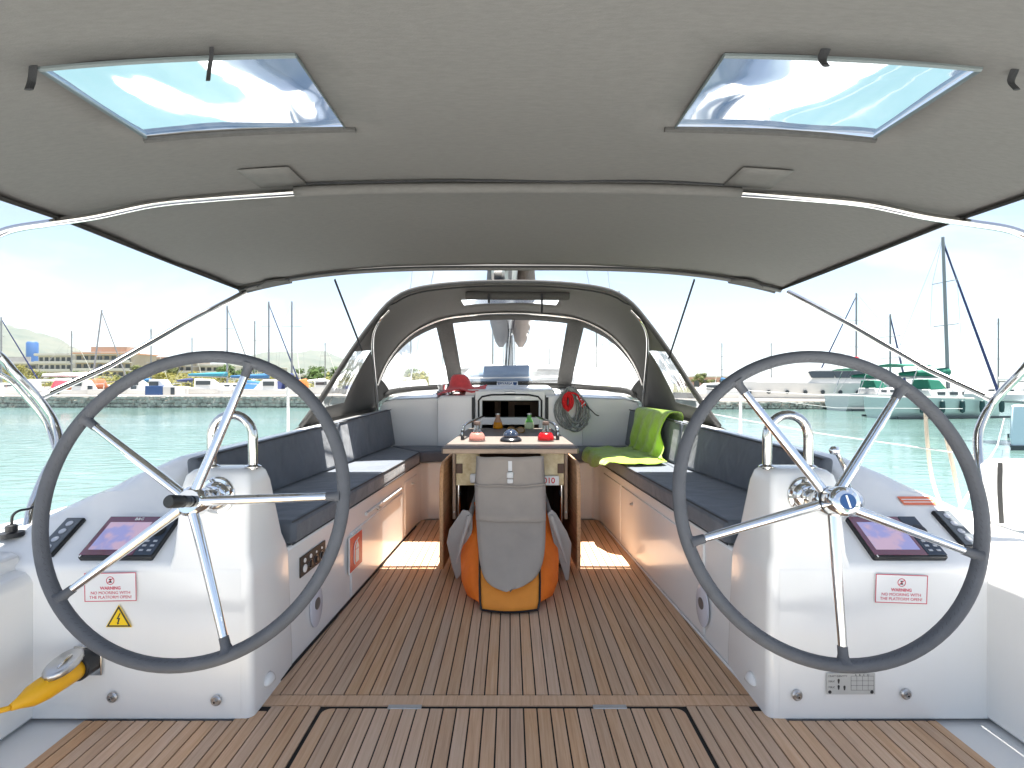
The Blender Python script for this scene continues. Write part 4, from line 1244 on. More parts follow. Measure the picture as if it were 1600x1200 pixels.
# stanchions and lifelines
WIRE = mat('white_wire', (0.48, 0.48, 0.47), 0.4)
for s, X0, Y0 in ((-1, -1.9, 4.38), (1, 1.9, 4.22)):
    sd = 'left' if s < 0 else 'right'
    t = thing('stanchion', 'white stanchion post on the %s side deck beyond the bench' % sd, 'stanchion', (X0, Y0, 0.58), 'side deck stanchions')
    MB().tube([(X0, Y0, 0.58), (X0, Y0, 1.125)], 0.0125, 10).build('post', WIRE, t)
    MB().lathe([(0.03, 0), (0.028, 0.03), (0.016, 0.06)], 14, Matrix.Translation((X0, Y0, 0.578))).build('socket', STEEL, t)
    for zz, zl in ((1.10, 'upper'), (0.86, 'lower')) if s > 0 else ():
        q = MB().tube([(s * 1.95, 2.15, zz - 0.01), (s * 1.93, 3.2, zz - 0.018), (X0, Y0, zz), (s * 1.9, 6.6, zz + 0.04), (s * 1.35, 9.4, zz + 0.12)], 0.0026, 6).build('lifeline', WIRE)
        tag(q, '%s white lifeline wire along the %s side deck' % (zl, sd), 'lifeline', 'lifelines')
ROPE_T = mat('tan_rope', (0.40, 0.35, 0.28), 0.9, bump=0.5, bscale=120, stretch=(1, 1, 3))
for pts, lab in (([P(1445, 622, 2.55), P(1449, 690, 2.55), P(1456, 745, 2.5), P(1470, 790, 2.4)], 'tan rope hanging from the lifeline, nearer the wheel hub'),
                 ([P(1473, 660, 2.45), P(1487, 720, 2.42), P(1497, 770, 2.38), P(1507, 815, 2.3)], 'tan rope hanging from the lifeline, nearer the stern rail')):
    o = MB().tube(catmull(pts, 6), 0.0085, 8).build('hanging_rope', ROPE_T, angle=180)
    tag(o, lab, 'rope', 'ropes at the right side')
# white life raft cover on the right quarter
COVER = mat('white_cover', (0.80, 0.80, 0.79), 0.6, bump=0.05, bscale=90, wrinkle=0.25, wscale=5)
lr = thing('lifebuoy_cover', 'white fabric cover hanging on the right stern rail', 'cover', (2.1, 1.98, 0.58))
MB().box(1.885, 2.26, 1.94, 2.06, 0.585, 0.855).build('cover_body', COVER, lr, bevel=0.03, seg=4)
MB().tube(catmull([(1.872, 1.955, 0.85), (1.865, 1.95, 0.75), (1.872, 1.95, 0.62)], 5), 0.010, 8, flat=0.4).build('cover_strap', CANVASD, lr)
# black deck socket with cable on the left quarter
dk = thing('deck_socket', 'black deck socket with a bent black cable on the left quarter', 'socket', P(18, 834, 1.86))
b0 = P(18, 834, 1.86)
MB().lathe([(0.038, -0.01), (0.036, 0.006), (0.018, 0.010), (0.018, 0.03), (0.011, 0.034)], 16, Matrix.Translation(b0)).build('gland', BLACK, dk)
MB().tube(catmull([b0 + V((0, 0, 0.03)), P(20, 806, 1.86), P(30, 798, 1.87), P(46, 795, 1.9), P(56, 790, 1.93)], 6), 0.0045, 8).build('cable', BLACK, dk)

# ================================================================== mast and boom of the yacht, gear on the coachroof
MAST = mat('mast_alloy', (0.62, 0.63, 0.64), 0.35, metal=0.7, bump=0.02, bscale=30)
rigm = thing('mast', 'grey alloy mast of the yacht seen through the windscreen', 'mast', (0, 7.5, 1.1))
MB().loft([[(0.075 * math.cos(2 * math.pi * k / 16), 7.5 + 0.11 * math.sin(2 * math.pi * k / 16), z) for k in range(16)] for z in (1.09, 6.0, 16.0)]).build('spar', MAST, rigm)
for x in (-0.13, 0.12):
    MB().lathe([(0.05, 0), (0.05, 0.05), (0.038, 0.06), (0.038, 0.11), (0.05, 0.13), (0, 0.13)], 16, Matrix.Translation((x, 7.38, 1.25)) @ Matrix.Rotation(R(90) * (1 if x > 0 else -1), 4, 'Y')).build('winch', BLACK, rigm)
for i in range(5):
    MB().tube([(-0.10 + 0.045 * i, 7.36, 1.12), (-0.07 + 0.03 * i, 7.37, 2.6)], 0.006, 6).build('halyard', (STRAP if i % 2 else WIRE), rigm)
SAILBAG = mat('sail_bag', (0.075, 0.075, 0.08), 0.9, wrinkle=0.5, wscale=6, bump=0.2, bscale=200)
SAILBAG2 = mat('sail_bag_brown', (0.11, 0.085, 0.07), 0.9, wrinkle=0.6, wscale=7, bump=0.2, bscale=200)
bo = thing('boom', 'grey boom with furled sail bag above the spray hood', 'boom', (0, 5.5, 1.7))
MB().loft([[(x + 0.065 * math.cos(2 * math.pi * k / 14), y, z + 0.11 * math.sin(2 * math.pi * k / 14)) for k in range(14)] for x, y, z in ((0, 7.35, 1.95), (0, 3.95, 2.11), (0, 3.85, 2.11))]).build('boom_spar', MAST, bo)
def bag(x0, dxs, m):
    rings = []
    for y, z, w, h in ((7.25, 2.08, 0.13, 0.42), (6.6, 2.11, 0.14, 0.40), (5.4, 2.22, 0.12, 0.34), (4.4, 2.30, 0.09, 0.26), (4.0, 2.32, 0.06, 0.2)):
        rings.append([(x0 * (1 if y > 5 else 0.7) + w * math.cos(2 * math.pi * k / 14), y, z + h * math.sin(2 * math.pi * k / 14)) for k in range(14)])
    MB().loft(rings).build('sail_bag', m, bo, angle=180)
bag(-0.13, 1, SAILBAG); bag(0.15, 1, SAILBAG2)
MB().lathe([(0.07, -0.05), (0.09, -0.03), (0.09, 0.03), (0.07, 0.05)], 18, Matrix.Translation((-0.09, 3.9, 2.02)) @ Matrix.Rotation(R(90), 4, 'Y')).build('sheet_block', STEELM, bo)
for x, m_ in ((-0.02, STRAP), (0.03, STRAP)):
    MB().tube([(x * 0.5, 6.7, 1.9), (x - 0.06, 7.0, 1.3)], 0.008, 6).build('kicker_line', m_, bo)
# standing rigging seen above the hood
for pts, lab in ((((-1.75, 7.9, 0.7), (-0.1, 7.6, 15.0)), 'left shroud wire of the yacht beyond the spray hood'), (((1.75, 7.9, 0.7), (0.1, 7.6, 15.0)), 'right shroud wire of the yacht beyond the spray hood'),
                 (((-1.55, 7.4, 0.7), (-0.35, 7.5, 6.4)), 'left lower shroud wire of the yacht'), (((1.55, 7.4, 0.7), (0.35, 7.5, 6.4)), 'right lower shroud wire of the yacht')):
    o = MB().tube(pts, 0.006, 6).build('shroud', STEELM)
    tag(o, lab, 'shroud', 'rigging wires')
# blue-grey covered box and inflatable tender forward of the windscreen
BLUEC = mat('bluegrey_canvas', (0.19, 0.25, 0.33), 0.9, wrinkle=0.3, wscale=6, bump=0.2, bscale=250)
bx = thing('covered_liferaft', 'blue-grey canvas covered liferaft on the coachroof beyond the windscreen', 'liferaft', (-0.15, 6.3, 1.1))
MB().loft([[(-0.15 - w, y, 1.10), (-0.15 - w * 0.98, y, z), (-0.15 - w * 0.75, y, z + 0.09), (-0.15 + w * 0.9, y, z + 0.11), (-0.15 + w, y, z + 0.04), (-0.15 + w, y, 1.10)] for y, w, z in ((6.1, 0.40, 1.18), (6.18, 0.42, 1.27), (6.8, 0.42, 1.27), (6.88, 0.40, 1.18))]).build('cover', BLUEC, bx, bevel=0.02)
for k in range(2):
    MB().tube([(-0.62, 6.07, 1.17 + 0.05 * k), (0.0, 6.05, 1.175 + 0.05 * k), (0.7, 6.1, 1.19 + 0.05 * k)], 0.009, 6).build('lashing', WIRE if k else STRAP, bx)
PVC = mat('white_pvc', (0.66, 0.67, 0.68), 0.45, wrinkle=0.15, wscale=4)
td = thing('inflatable_tender', 'white inflatable tender upturned on the foredeck', 'dinghy', (0.5, 8.5, 1.0))
pth = [(-1.05, 7.9, 1.22), (-1.08, 8.6, 1.24), (-1.02, 9.3, 1.25), (-0.6, 9.95, 1.28), (0.1, 10.15, 1.30), (0.75, 9.95, 1.28), (1.2, 9.3, 1.25), (1.25, 8.6, 1.24), (1.22, 7.9, 1.22)]
MB().tube(catmull(pth, 6), [0.05] + [0.22] * (6 * 8 - 1) + [0.05], 16).build('tube', PVC, td, angle=180)
MB().grid([[(x, y, 1.40 + 0.05 * math.cos(x * 1.3)) for x in (-0.9, -0.5, 0, 0.5, 1.0)] for y in (7.9, 8.6, 9.3, 9.9)]).build('floor_sheet', PVC, td, angle=180, solid=0.01)

# ================================================================== cockpit table
TOPM = mat('table_top', (0.15, 0.126, 0.110), 0.5, var=0.06, vscale=8, stretch=(1, 6, 1))
EDGE = mat('table_edge', (0.50, 0.36, 0.26), 0.5, var=0.1, vscale=20)
tbl = thing('cockpit_table', 'folding cockpit table with teak side leaves and steel fiddle rails', 'table', (0, 3.7, 0))
TZ = 0.766
def tw_(y): return 0.415 - (y - 3.07) * 0.040
tp = [(-0.405, 3.07), (0.405, 3.07), (0.415, 3.09), (tw_(4.45), 4.45), (-tw_(4.45), 4.45), (-0.415, 3.09)]
ttop = MB().prism(tp, TZ - 0.034, TZ).build('tabletop', TOPM, tbl, bevel=0.004)
MB().box(-0.402, 0.402, 3.062, 3.0695, TZ - 0.033, TZ - 0.006).build('edge_trim', EDGE, ttop, bevel=0.003)
MB().box(-0.0012, 0.0012, 3.075, 4.44, TZ, TZ + 0.0006).build('joint_line', DARKPR, ttop)
for s in (-1, 1):
    # folded teak leaf, edge-on
    lf = MB()
    prof = [(3.075, 0.035), (3.066, 0.10), (3.066, 0.56), (3.075, 0.62), (3.10, 0.655), (3.15, 0.675), (4.35, 0.675), (4.35, 0.035)]
    lf.loft([[(s * (0.424 - 0.04 * (y - 3.07)), y, z) for y, z in prof], [(s * (0.400 - 0.04 * (y - 3.07)), y, z) for y, z in prof]])
    lf.build('leaf', TEAKV, tbl, bevel=0.005)
    # leg pair: steel tube and light wood post
    MB().box(s * 0.352 - 0.010, s * 0.352 + 0.010, 3.22, 3.29, 0.30, TZ - 0.034).build('leg_post', EDGE, tbl, bevel=0.003)
    MB().tube([(s * 0.325, 3.24, 0.0), (s * 0.325, 3.24, TZ - 0.034)], 0.013, 12).build('leg', STEEL, tbl)
    MB().lathe([(0.04, 0), (0.04, 0.006), (0.02, 0.01)], 16, Matrix.Translation((s * 0.325, 3.24, 0.0))).build('foot_plate', STEEL, tbl)
    MB().lathe([(0.006, 0), (0.006, 0.006), (0, 0.007)], 10, Matrix.Translation((s * 0.352, 3.22, 0.345)) @ Matrix.Rotation(R(90), 4, 'X')).build('hinge_pin', STEELM, tbl)
    # fiddle rail
    x0, x1 = s * 0.325, s * 0.225
    r_ = MB().tube(catmull([(x0, 3.50, TZ), (x0, 3.505, TZ + 0.06), (x0 * 0.98, 3.53, TZ + 0.092), (x0 * 0.93, 3.7, TZ + 0.105), (x1, 4.36, TZ + 0.108)], 6), 0.0105, 10).build('fiddle_rail', STEEL, tbl, angle=60)
    MB().tube([(x0, 3.50, TZ + 0.001), (x0, 3.506, TZ + 0.062), (x0 * 0.985, 3.522, TZ + 0.085)], 0.0125, 10).build('rail_grip', BLACK, r_)
    MB().tube([(s * 0.275, 4.0, TZ), (s * 0.275, 4.0, TZ + 0.105)], 0.006, 8).build('rail_post', STEEL, r_)
# drawer box inside with marbled drawer fronts
CREAM = mat('marbled_front', (0.80, 0.68, 0.44), 0.5, var=0.5, vscale=14.0, vcol=(0.50, 0.36, 0.18))
DARKW = mat('table_inner', (0.135, 0.082, 0.052), 0.7, var=0.2, vscale=8)
bx = MB()
bx.box(-0.345, -0.335, 3.36, 4.3, 0.02, TZ - 0.036); bx.box(0.335, 0.345, 3.36, 4.3, 0.02, TZ - 0.036)
bx.box(-0.334, 0.334, 3.95, 3.96, 0.02, TZ - 0.036)
bx.build('table_box', DARKW, tbl, smooth=False)
for s in (-1, 1):
    MB().box(min(s * 0.19, s * 0.333), max(s * 0.19, s * 0.333), 3.155, 3.20, 0.525, TZ - 0.038).build('drawer_front', CREAM, tbl, bevel=0.004)
    MB().box(s * 0.312 - 0.020, s * 0.312 + 0.020, 3.147, 3.157, 0.60, 0.66).build('drawer_catch', mat('catch_brown', (0.10, 0.05, 0.03), 0.5), tbl, bevel=0.003)
ct = thing('carton', 'white carton with red digits inside the table beside the grey bag', 'carton', (0.245, 3.13, 0.53))
MB().box(0.19, 0.298, 3.120, 3.150, 0.532, 0.588).build('carton_body', WHITE, ct, bevel=0.002)
text_mesh('010', 0.048, Matrix.Translation((0.238, 3.1196, 0.560)) @ Matrix.Rotation(R(90), 4, 'X'), RED, ct, bold=0.0008)
sm = thing('tissue_packet', 'small white packet inside the table left of the grey bag', 'packet', (-0.225, 3.13, 0.54))
MB().box(-0.245, -0.195, 3.120, 3.150, 0.545, 0.600).build('wrapper', WHITE, sm, bevel=0.008)

# ================================================================== orange bag, grey bag and oars under the table
ORANGE = mat('orange_fabric', (0.95, 0.20, 0.015), 0.7, var=0.12, vscale=7, wrinkle=0.35, wscale=7, bump=0.15, bscale=300)
YELO = mat('amber_fabric', (0.95, 0.34, 0.05), 0.7, var=0.08, vscale=7, wrinkle=0.3, wscale=8, bump=0.15, bscale=300)
GREYB = mat('grey_bag', (0.43, 0.375, 0.33), 0.75, var=0.06, vscale=6, wrinkle=0.35, wscale=4, bump=0.15, bscale=350)
ob = thing('orange_bag', 'orange and amber bag with black piping on the floor under the grey bag', 'bag', (0, 2.85, 0))
def bagface(xl, xr, y, z, n=12):
    return [(xl + (xr - xl) * k / n, y - 0.03 * math.sin(math.pi * k / n), z) for k in range(n + 1)]
fr_rows = [bagface(-0.145, 0.140, 2.585, 0.010), bagface(-0.152, 0.150, 2.60, 0.045), bagface(-0.158, 0.155, 2.66, 0.12), bagface(-0.165, 0.160, 2.78, 0.22), bagface(-0.172, 0.172, 2.93, 0.33), bagface(-0.18, 0.18, 3.05, 0.42)]
MB().grid(fr_rows).build('front_panel', YELO, ob, angle=180, solid=0.006)
for s in (-1, 1):
    k0 = 0 if s < 0 else -1
    side = []
    for i, r0 in enumerate(fr_rows):
        a = V(r0[k0])
        out = (0.03, 0.075, 0.105, 0.115, 0.095, 0.06)[i]
        zz = (0.006, 0.02, 0.075, 0.17, 0.29, 0.41)[i]
        b1 = V((a.x + s * out * 0.55, a.y + 0.05, zz + 0.025)); b2 = V((a.x + s * out, a.y + 0.14, zz)); b3 = V((a.x + s * out * 0.9, a.y + 0.35, zz * 0.8))
        side.append([a, b1, b2, b3])
    MB().grid(side).build('side_panel', ORANGE, ob, angle=180, solid=0.006)
    MB().tube([V(r[k0]) + V((0, -0.004, 0.003)) for r in fr_rows], 0.0058, 6).build('piping', BLACK, ob)
MB().tube([V(p) + V((0, -0.004, 0.002)) for p in fr_rows[0]], 0.0058, 6).build('piping', BLACK, ob)
MB().box(-0.17, 0.17, 2.70, 3.1, 0.004, 0.10).build('filling', ORANGE, ob, bevel=0.03, seg=3)
gb = thing('grey_bag', 'long grey fabric bag with white buckle hanging in front of the table', 'bag', (0, 2.95, 0.05))
cen = [(3.035, 0.722), (3.030, 0.64), (3.015, 0.56), (2.98, 0.49), (2.925, 0.41), (2.85, 0.335), (2.765, 0.265), (2.685, 0.205), (2.63, 0.16), (2.60, 0.13), (2.59, 0.118)]
wid = [0.200, 0.203, 0.207, 0.204, 0.199, 0.191, 0.180, 0.163, 0.135, 0.09, 0.03]
shx = [0.0, 0, 0, 0.002, 0.004, 0.006, 0.008, 0.006, 0.0, -0.012, -0.02]
rows, nb = [], 16
cc = catmull([V((a, b_, 0)) for a, b_ in cen], 3); ww = catmull([V((a, 0, 0)) for a in wid], 3); sh = catmull([V((a, 0, 0)) for a in shx], 3)
for q, w, s_ in zip(cc, ww, sh):
    r = []
    for k in range(nb + 1):
        t = -1 + 2 * k / nb
        cr_ = 0.012 * math.exp(-((t - (0.55 - (q.y - 0.1) * 3)) / 0.13) ** 2) if q.y < 0.30 else 0.0
        r.append((s_.x + w.x * t, q.x - 0.045 * (1 - t * t) ** 0.6 + cr_, q.y + 0.006 * mnoise.noise(V((t * 2, q.y * 7, 1)))))
    rows.append(r)
MB().grid(rows).build('bag_body', GREYB, gb, angle=180, solid=0.012, off=1)
cut = [i for i, q in enumerate(cc) if 0.36 < q.y < 0.585]
pk = [[V(p) + V((0, -0.010, 0)) for p in rows[i]] for i in cut]
MB().grid(pk).build('pocket', GREYB, gb, angle=180, solid=0.004)
MB().tube(pk[0], 0.0055, 6).build('pocket_piping', GREYB, gb)
MB().tube([V(p) + V((0, -0.0, 0)) for p in pk[-1]], 0.003, 6).build('seam', GREYB, gb)
bk_ = thing('buckle_strap', 'white plastic side-release buckle on the grey bag', 'buckle', (0.0, 2.95, 0.6))
MB().box(-0.011, 0.011, 2.984, 2.989, 0.595, 0.700).build('webbing', WHITE, bk_)
MB().box(-0.019, 0.019, 2.972, 2.983, 0.602, 0.637).build('buckle', WHITE, bk_, bevel=0.005)
MB().box(-0.017, 0.017, 2.960, 2.980, 0.575, 0.598).build('ladder_lock', WHITE, bk_, bevel=0.004)
MB().box(-0.013, 0.013, 2.9705, 2.9725, 0.640, 0.644).build('slot', DARKPR, bk_)
OAR = mat('grey_oar', (0.42, 0.40, 0.385), 0.45, var=0.05, vscale=9)
for s, side, pxs in ((-1, 'left', [(723, 797), (702, 828), (698, 848), (706, 885), (713, 906), (719, 900), (731, 858), (738, 828), (738, 806), (732, 799)]),
                     (1, 'right', [(862, 797), (869, 803), (886, 832), (893, 850), (891, 880), (889, 906), (884, 908), (876, 882), (866, 852), (858, 815), (856, 802)])):
    oa = thing('oar', 'grey plastic oar with its blade showing on the %s of the orange bag' % side, 'oar', P(pxs[3][0], 900, 2.93), 'oars under the table')
    f, bkp = [], []
    for (x, y) in pxs:
        dy = 0.10 * (x - (738 if s < 0 else 858)) / 40.0 * s
        p = P(x, y, 2.93 + dy * 0.9)
        f.append(p); bkp.append(p + V((0, 0.014, 0.002)))
    MB().loft([f, bkp]).build('blade', OAR, oa, bevel=0.004, angle=50)
    a = P(734 if s < 0 else 861, 806, 2.93); b_ = P(713 if s < 0 else 885, 880, 2.91)
    MB().tube([a, a.lerp(b_, 0.5), b_], [0.016, 0.012, 0.003], 10).build('rib', OAR, oa)
    MB().tube([a + V((0, 0.0, -0.01)), V((s * 0.20, 3.6, 0.50))], 0.015, 12).build('shaft', OAR, oa)
# steel floor ring next to the bag
M = Matrix.Translation(P(858, 926, 2.83)); M.translation.z = 0.001
rgm = MB().lathe([(0.024, 0), (0.024, 0.006), (0.017, 0.008), (0.013, 0.004), (0.0, 0.004)], 20, M).build('deck_ring', STEELM)
tag(rgm, 'small steel ring fitting set in the planks right of the orange bag', 'fitting')
MB().tube([(M.translation.x + 0.012 * math.cos(t * math.pi / 10), M.translation.y + 0.012 * math.sin(t * math.pi / 10), 0.010) for t in range(20)], 0.002, 5, closed=True).build('pull_ring', STEEL, rgm)

# ================================================================== things on the table
def glass_mat(name, col, rough=0.03, ior=1.4):
    return mat(name, col, rough, trans=1.0, ior=ior)
CLEARG = glass_mat('clear_glass', (0.95, 0.97, 0.97))
def squat(x, y, col, lab):
    M = Matrix.Translation((x, y, TZ + 0.001))
    b_ = thing('drink_bottle', lab, 'bottle', M.translation, 'squat drink bottles')
    liq = mat('liquid_' + lab.split()[1], col, 0.25, trans=0.75, ior=1.34, spec=0.6)
    MB().lathe([(0.030, 0.0), (0.052, 0.002), (0.055, 0.012), (0.053, 0.030), (0.046, 0.048), (0.036, 0.058), (0.0, 0.058)], 24, M).build('liquid', liq, b_, angle=50)
    MB().lathe([(0.036, 0.059), (0.026, 0.072), (0.022, 0.085), (0.021, 0.108), (0.019, 0.108), (0.020, 0.085), (0.024, 0.072), (0.034, 0.061)], 24, M).build('neck', CLEARG, b_, angle=50)
    MB().lathe([(0.023, 0.106), (0.023, 0.128), (0.021, 0.131), (0.0, 0.131)], 20, M).build('stopper', mat('cork_dark', (0.09, 0.06, 0.05), 0.6), b_)
    MB().lathe([(0.056, 0.0), (0.058, 0.004), (0.052, 0.006)], 24, M).build('base_rim', mat('base_rim', (0.10, 0.09, 0.09), 0.4), b_)
squat(-0.222, 3.44, (0.85, 0.42, 0.36), 'squat pink drink bottle on the left of the table')
squat(0.240, 3.44, (0.75, 0.02, 0.03), 'squat red drink bottle on the right of the table')
def tall(x, y, z0, col, ncol, lab):
    M = Matrix.Translation((x, y, z0))
    b_ = thing('glass_bottle', lab, 'bottle', M.translation, 'bottles by the companionway')
    MB().lathe([(0.034, 0.0), (0.040, 0.004), (0.041, 0.03), (0.034, 0.055), (0.0, 0.056)], 20, M).build('liquid', mat('drink_' + lab.split()[1], col, 0.2, trans=0.25, ior=1.34), b_, angle=50)
    MB().lathe([(0.0345, 0.056), (0.024, 0.080), (0.018, 0.095), (0.017, 0.118), (0.0, 0.118)], 20, M).build('neck', ncol, b_, angle=50)
    MB().lathe([(0.020, 0.118), (0.020, 0.130), (0.0, 0.131)], 16, M).build('cap', STEELM, b_)
GREENG = mat('green_neck', (0.25, 0.62, 0.16), 0.15, trans=0.4)
tall(-0.105, 4.40, TZ + 0.001, (0.95, 0.36, 0.0), mat('orange_neck', (0.75, 0.42, 0.25), 0.2, trans=0.4), 'orange soda bottle on the far end of the table')
tall(0.165, 4.40, TZ + 0.001, (0.72, 0.80, 0.52), GREENG, 'green-necked bottle on the far end of the table')
# compass
cp_ = thing('compass', 'black domed compass in the middle of the table', 'compass', (0.005, 3.44, TZ))
M = Matrix.Translation((0.005, 3.44, TZ + 0.001))
MB().lathe([(0.070, 0), (0.074, 0.004), (0.073, 0.012), (0.062, 0.024), (0.056, 0.026), (0.0, 0.026)], 32, M).build('base', mat('compass_black', (0.012, 0.013, 0.016), 0.25), cp_)
MB().lathe([(0.052, 0.0262), (0.050, 0.042), (0.043, 0.058), (0.030, 0.071), (0.014, 0.078), (0.0, 0.079)], 32, M).build('dome', mat('compass_dome', (0.02, 0.03, 0.055), 0.05, spec=0.8, coat=0.8), cp_, angle=180)
for k in range(16):
    a = 2 * math.pi * k / 16
    MB().box(-0.002, 0.002, -0.0512, -0.0505, 0.030, 0.030 + (0.014 if k % 2 else 0.022), M @ Matrix.Rotation(a, 4, 'Z') @ Matrix.Rotation(R(-6), 4, 'X')).build('card_mark', WHITE, cp_)
MB().lathe([(0.006, 0.079), (0.006, 0.084), (0, 0.085)], 10, M).build('cap_screw', BLACK, cp_)
# sunglasses
TORT = mat('tortoise', (0.10, 0.055, 0.02), 0.2, var=0.8, vscale=60, vcol=(0.35, 0.20, 0.05))
LENSB = mat('lens_brown', (0.55, 0.42, 0.28), 0.1, trans=0.5)
sg_ = thing('sunglasses', 'tortoiseshell sunglasses lying on the table', 'sunglasses', (0.045, 4.05, TZ))
for s in (-1, 1):
    M = Matrix.Translation((0.045 + s * 0.037, 4.02, TZ + 0.022)) @ Matrix.Rotation(R(62), 4, 'X')
    MB().tube([(0.031 * math.cos(t * math.pi / 12), 0.024 * math.sin(t * math.pi / 12), 0) for t in range(24)], 0.0055, 8, closed=True).xf(M).build('rim', TORT, sg_, angle=180)
    MB().lathe([(1, -0.001), (1, 0.001)], 20, M @ Matrix.Diagonal((0.029, 0.022, 1, 1))).build('lens', LENSB, sg_)
    MB().tube(catmull([(0.045 + s * 0.070, 4.02, TZ + 0.030), (0.045 + s * 0.072, 4.08, TZ + 0.022), (0.045 + s * 0.070, 4.13, TZ + 0.010), (0.045 + s * 0.066, 4.16, TZ + 0.005)], 4), 0.004, 6).build('temple', TORT, sg_)
MB().tube([(0.039, 4.02, TZ + 0.030), (0.051, 4.02, TZ + 0.030)], 0.0045, 6).build('bridge', TORT, sg_)

# ================================================================== red hat
HATM = mat('red_hat', (0.72, 0.075, 0.085), 0.9, var=0.1, vscale=20, wrinkle=0.35, wscale=9, bump=0.4, bscale=300, sheen=0.3)
hx, hy_, hz = -0.455, 4.80, 1.048
prof = [(0.235, 0.0), (0.205, 0.010), (0.165, 0.022), (0.125, 0.034), (0.106, 0.052), (0.095, 0.090), (0.078, 0.132), (0.056, 0.155), (0.026, 0.158), (0.0, 0.150)]
rows = []
for i, (r, z) in enumerate(prof):
    row = []
    for k in range(41):
        a = 2 * math.pi * k / 40
        b_ = max(0.0, (r - 0.11) / 0.125)
        rr = r * (1 + 0.05 * math.sin(3 * a + i) * (0.35 if b_ == 0 else 1))
        xx, yy = rr * math.cos(a), rr * math.sin(a) * 0.72
        zz = z + b_ * (0.022 * math.sin(3 * a + 0.9) + 0.010 * math.sin(7 * a)) + 0.14 * xx * b_ + 0.032
        dent = -0.022 * max(0, math.cos(a - 1.2)) if i > 6 else 0
        row.append((hx + xx - 0.02 * (z / 0.15), hy_ + yy, hz + max(zz, 0.003) + dent))
    rows.append(row)
hat = MB().grid(rows).build('sun_hat', HATM, angle=180, solid=0.004)
tag(hat, 'floppy red sun hat on the white block left of the companionway', 'hat')

# ================================================================== coiled ropes hanging right of the companionway
ROPEG = mat('grey_rope', (0.36, 0.375, 0.36), 0.9, var=0.4, vscale=90, bump=0.6, bscale=220)
ROPER = mat('red_rope', (0.70, 0.02, 0.025), 0.85, var=0.3, vscale=70, bump=0.6, bscale=220)
BYR = BY - 0.085
random.seed(5)
pts = []
for k in range(15):
    cx = 0.565 + random.uniform(-0.055, 0.055)
    w = random.uniform(0.07, 0.135)
    bot = 0.735 + random.uniform(-0.015, 0.09)
    topz = 1.105 + random.uniform(-0.03, 0.02)
    for j in range(20):
        a = math.pi / 2 + 2 * math.pi * j / 20
        z = (topz + bot) / 2 + (topz - bot) / 2 * math.sin(a)
        pinch = 0.35 + 0.65 * min(1.0, (topz + 0.02 - z) / 0.18)
        pts.append((cx * (1 - 0.35 * (z - bot) / (topz - bot)) + 0.35 * (z - bot) / (topz - bot) * 0.53 + w * pinch * math.cos(a), BYR - 0.012 * (k % 6) - 0.01 * math.sin(a * 2), z))
rc = MB().tube(catmull(pts, 2), 0.0068, 6).build('rope_coil', ROPEG, angle=180)
tag(rc, 'coil of grey rope hanging right of the companionway', 'rope')
for (a, r_, zc) in ((0.68, 0.035, 0.86), (0.665, 0.03, 0.80)):
    MB().tube([(a + r_ * math.cos(t * math.pi / 8), BYR - 0.03, zc + 0.8 * r_ * math.sin(t * math.pi / 8)) for t in range(16)], 0.0068, 6, closed=True).build('rope_loop', ROPEG, rc)
pts = []
for k in range(9):
    for j in range(12):
        a = math.pi / 2 + 2 * math.pi * j / 12
        pts.append((0.512 + (0.012 + 0.004 * (k % 7)) * math.cos(a) * 1.3, BYR - 0.085 - 0.006 * (k % 3), 0.995 + 0.085 * math.sin(a) * (0.55 + 0.055 * k)))
rr_ = MB().tube(catmull(pts, 2), 0.0075, 6).build('red_line', ROPER, angle=180)
tag(rr_, 'bundle of red rope hung in front of the grey coil', 'rope')
MB().tube(catmull([(0.52, BYR - 0.09, 1.075), (0.585, BYR - 0.085, 1.06), (0.64, BYR - 0.06, 1.0), (0.665, BYR - 0.05, 0.97)], 6), 0.0085, 7).build('loose_end', ROPER, rr_)
MB().tube(catmull([(0.665, BYR - 0.05, 0.97), (0.71, BYR - 0.03, 0.93), (0.77, BYR - 0.01, 0.875), (0.80, BYR - 0.01, 0.865)], 5), 0.005, 6).build('whipping', STRAP, rr_)
for k in range(8):
    a = k * 0.8
    MB().tube(catmull([(0.605 + 0.007 * k + 0.015 * math.cos(a + t), BYR - 0.08 + 0.01 * math.sin(a + t), 1.03 - 0.010 * k + 0.015 * math.sin(t)) for t in (0, 1.5, 3, 4.5)], 3), 0.006, 5).build('hitch', ROPER if k % 3 else WHITE, rr_)
wn = thing('rope_clutch', 'black rope clutch on the coachroof above the rope coil', 'rope clutch', (0.55, BY + 0.05, 1.04))
MB().box(0.48, 0.60, BY + 0.02, BY + 0.22, 1.035, 1.075).build('body', BLACK, wn, bevel=0.01)
for x in (0.50, 0.54, 0.58):
    MB().box(x - 0.012, x + 0.012, BY - 0.02, BY + 0.14, 1.076, 1.10, Matrix.Translation((0, 0, 0))).build('handle', BLACK, wn, bevel=0.005)
w2 = thing('deck_winch', 'dark deck winch on the coachroof beside the red hat', 'winch', (-0.60, 4.95, 1.05))
MB().lathe([(0.06, 0), (0.06, 0.015), (0.042, 0.03), (0.038, 0.06), (0.048, 0.085), (0.048, 0.10), (0.0, 0.104)], 20, Matrix.Translation((-0.66, 4.98, 1.045))).build('drum', STEELM, w2, angle=50)
MB().tube(catmull([(-0.72 + 0.02 * k + 0.03 * math.cos(k), 4.90 + 0.04 * math.sin(k * 1.7), 1.055 + 0.012 * (k % 3)) for k in range(14)], 3), 0.007, 6).build('line_tail', ROPEG, w2)

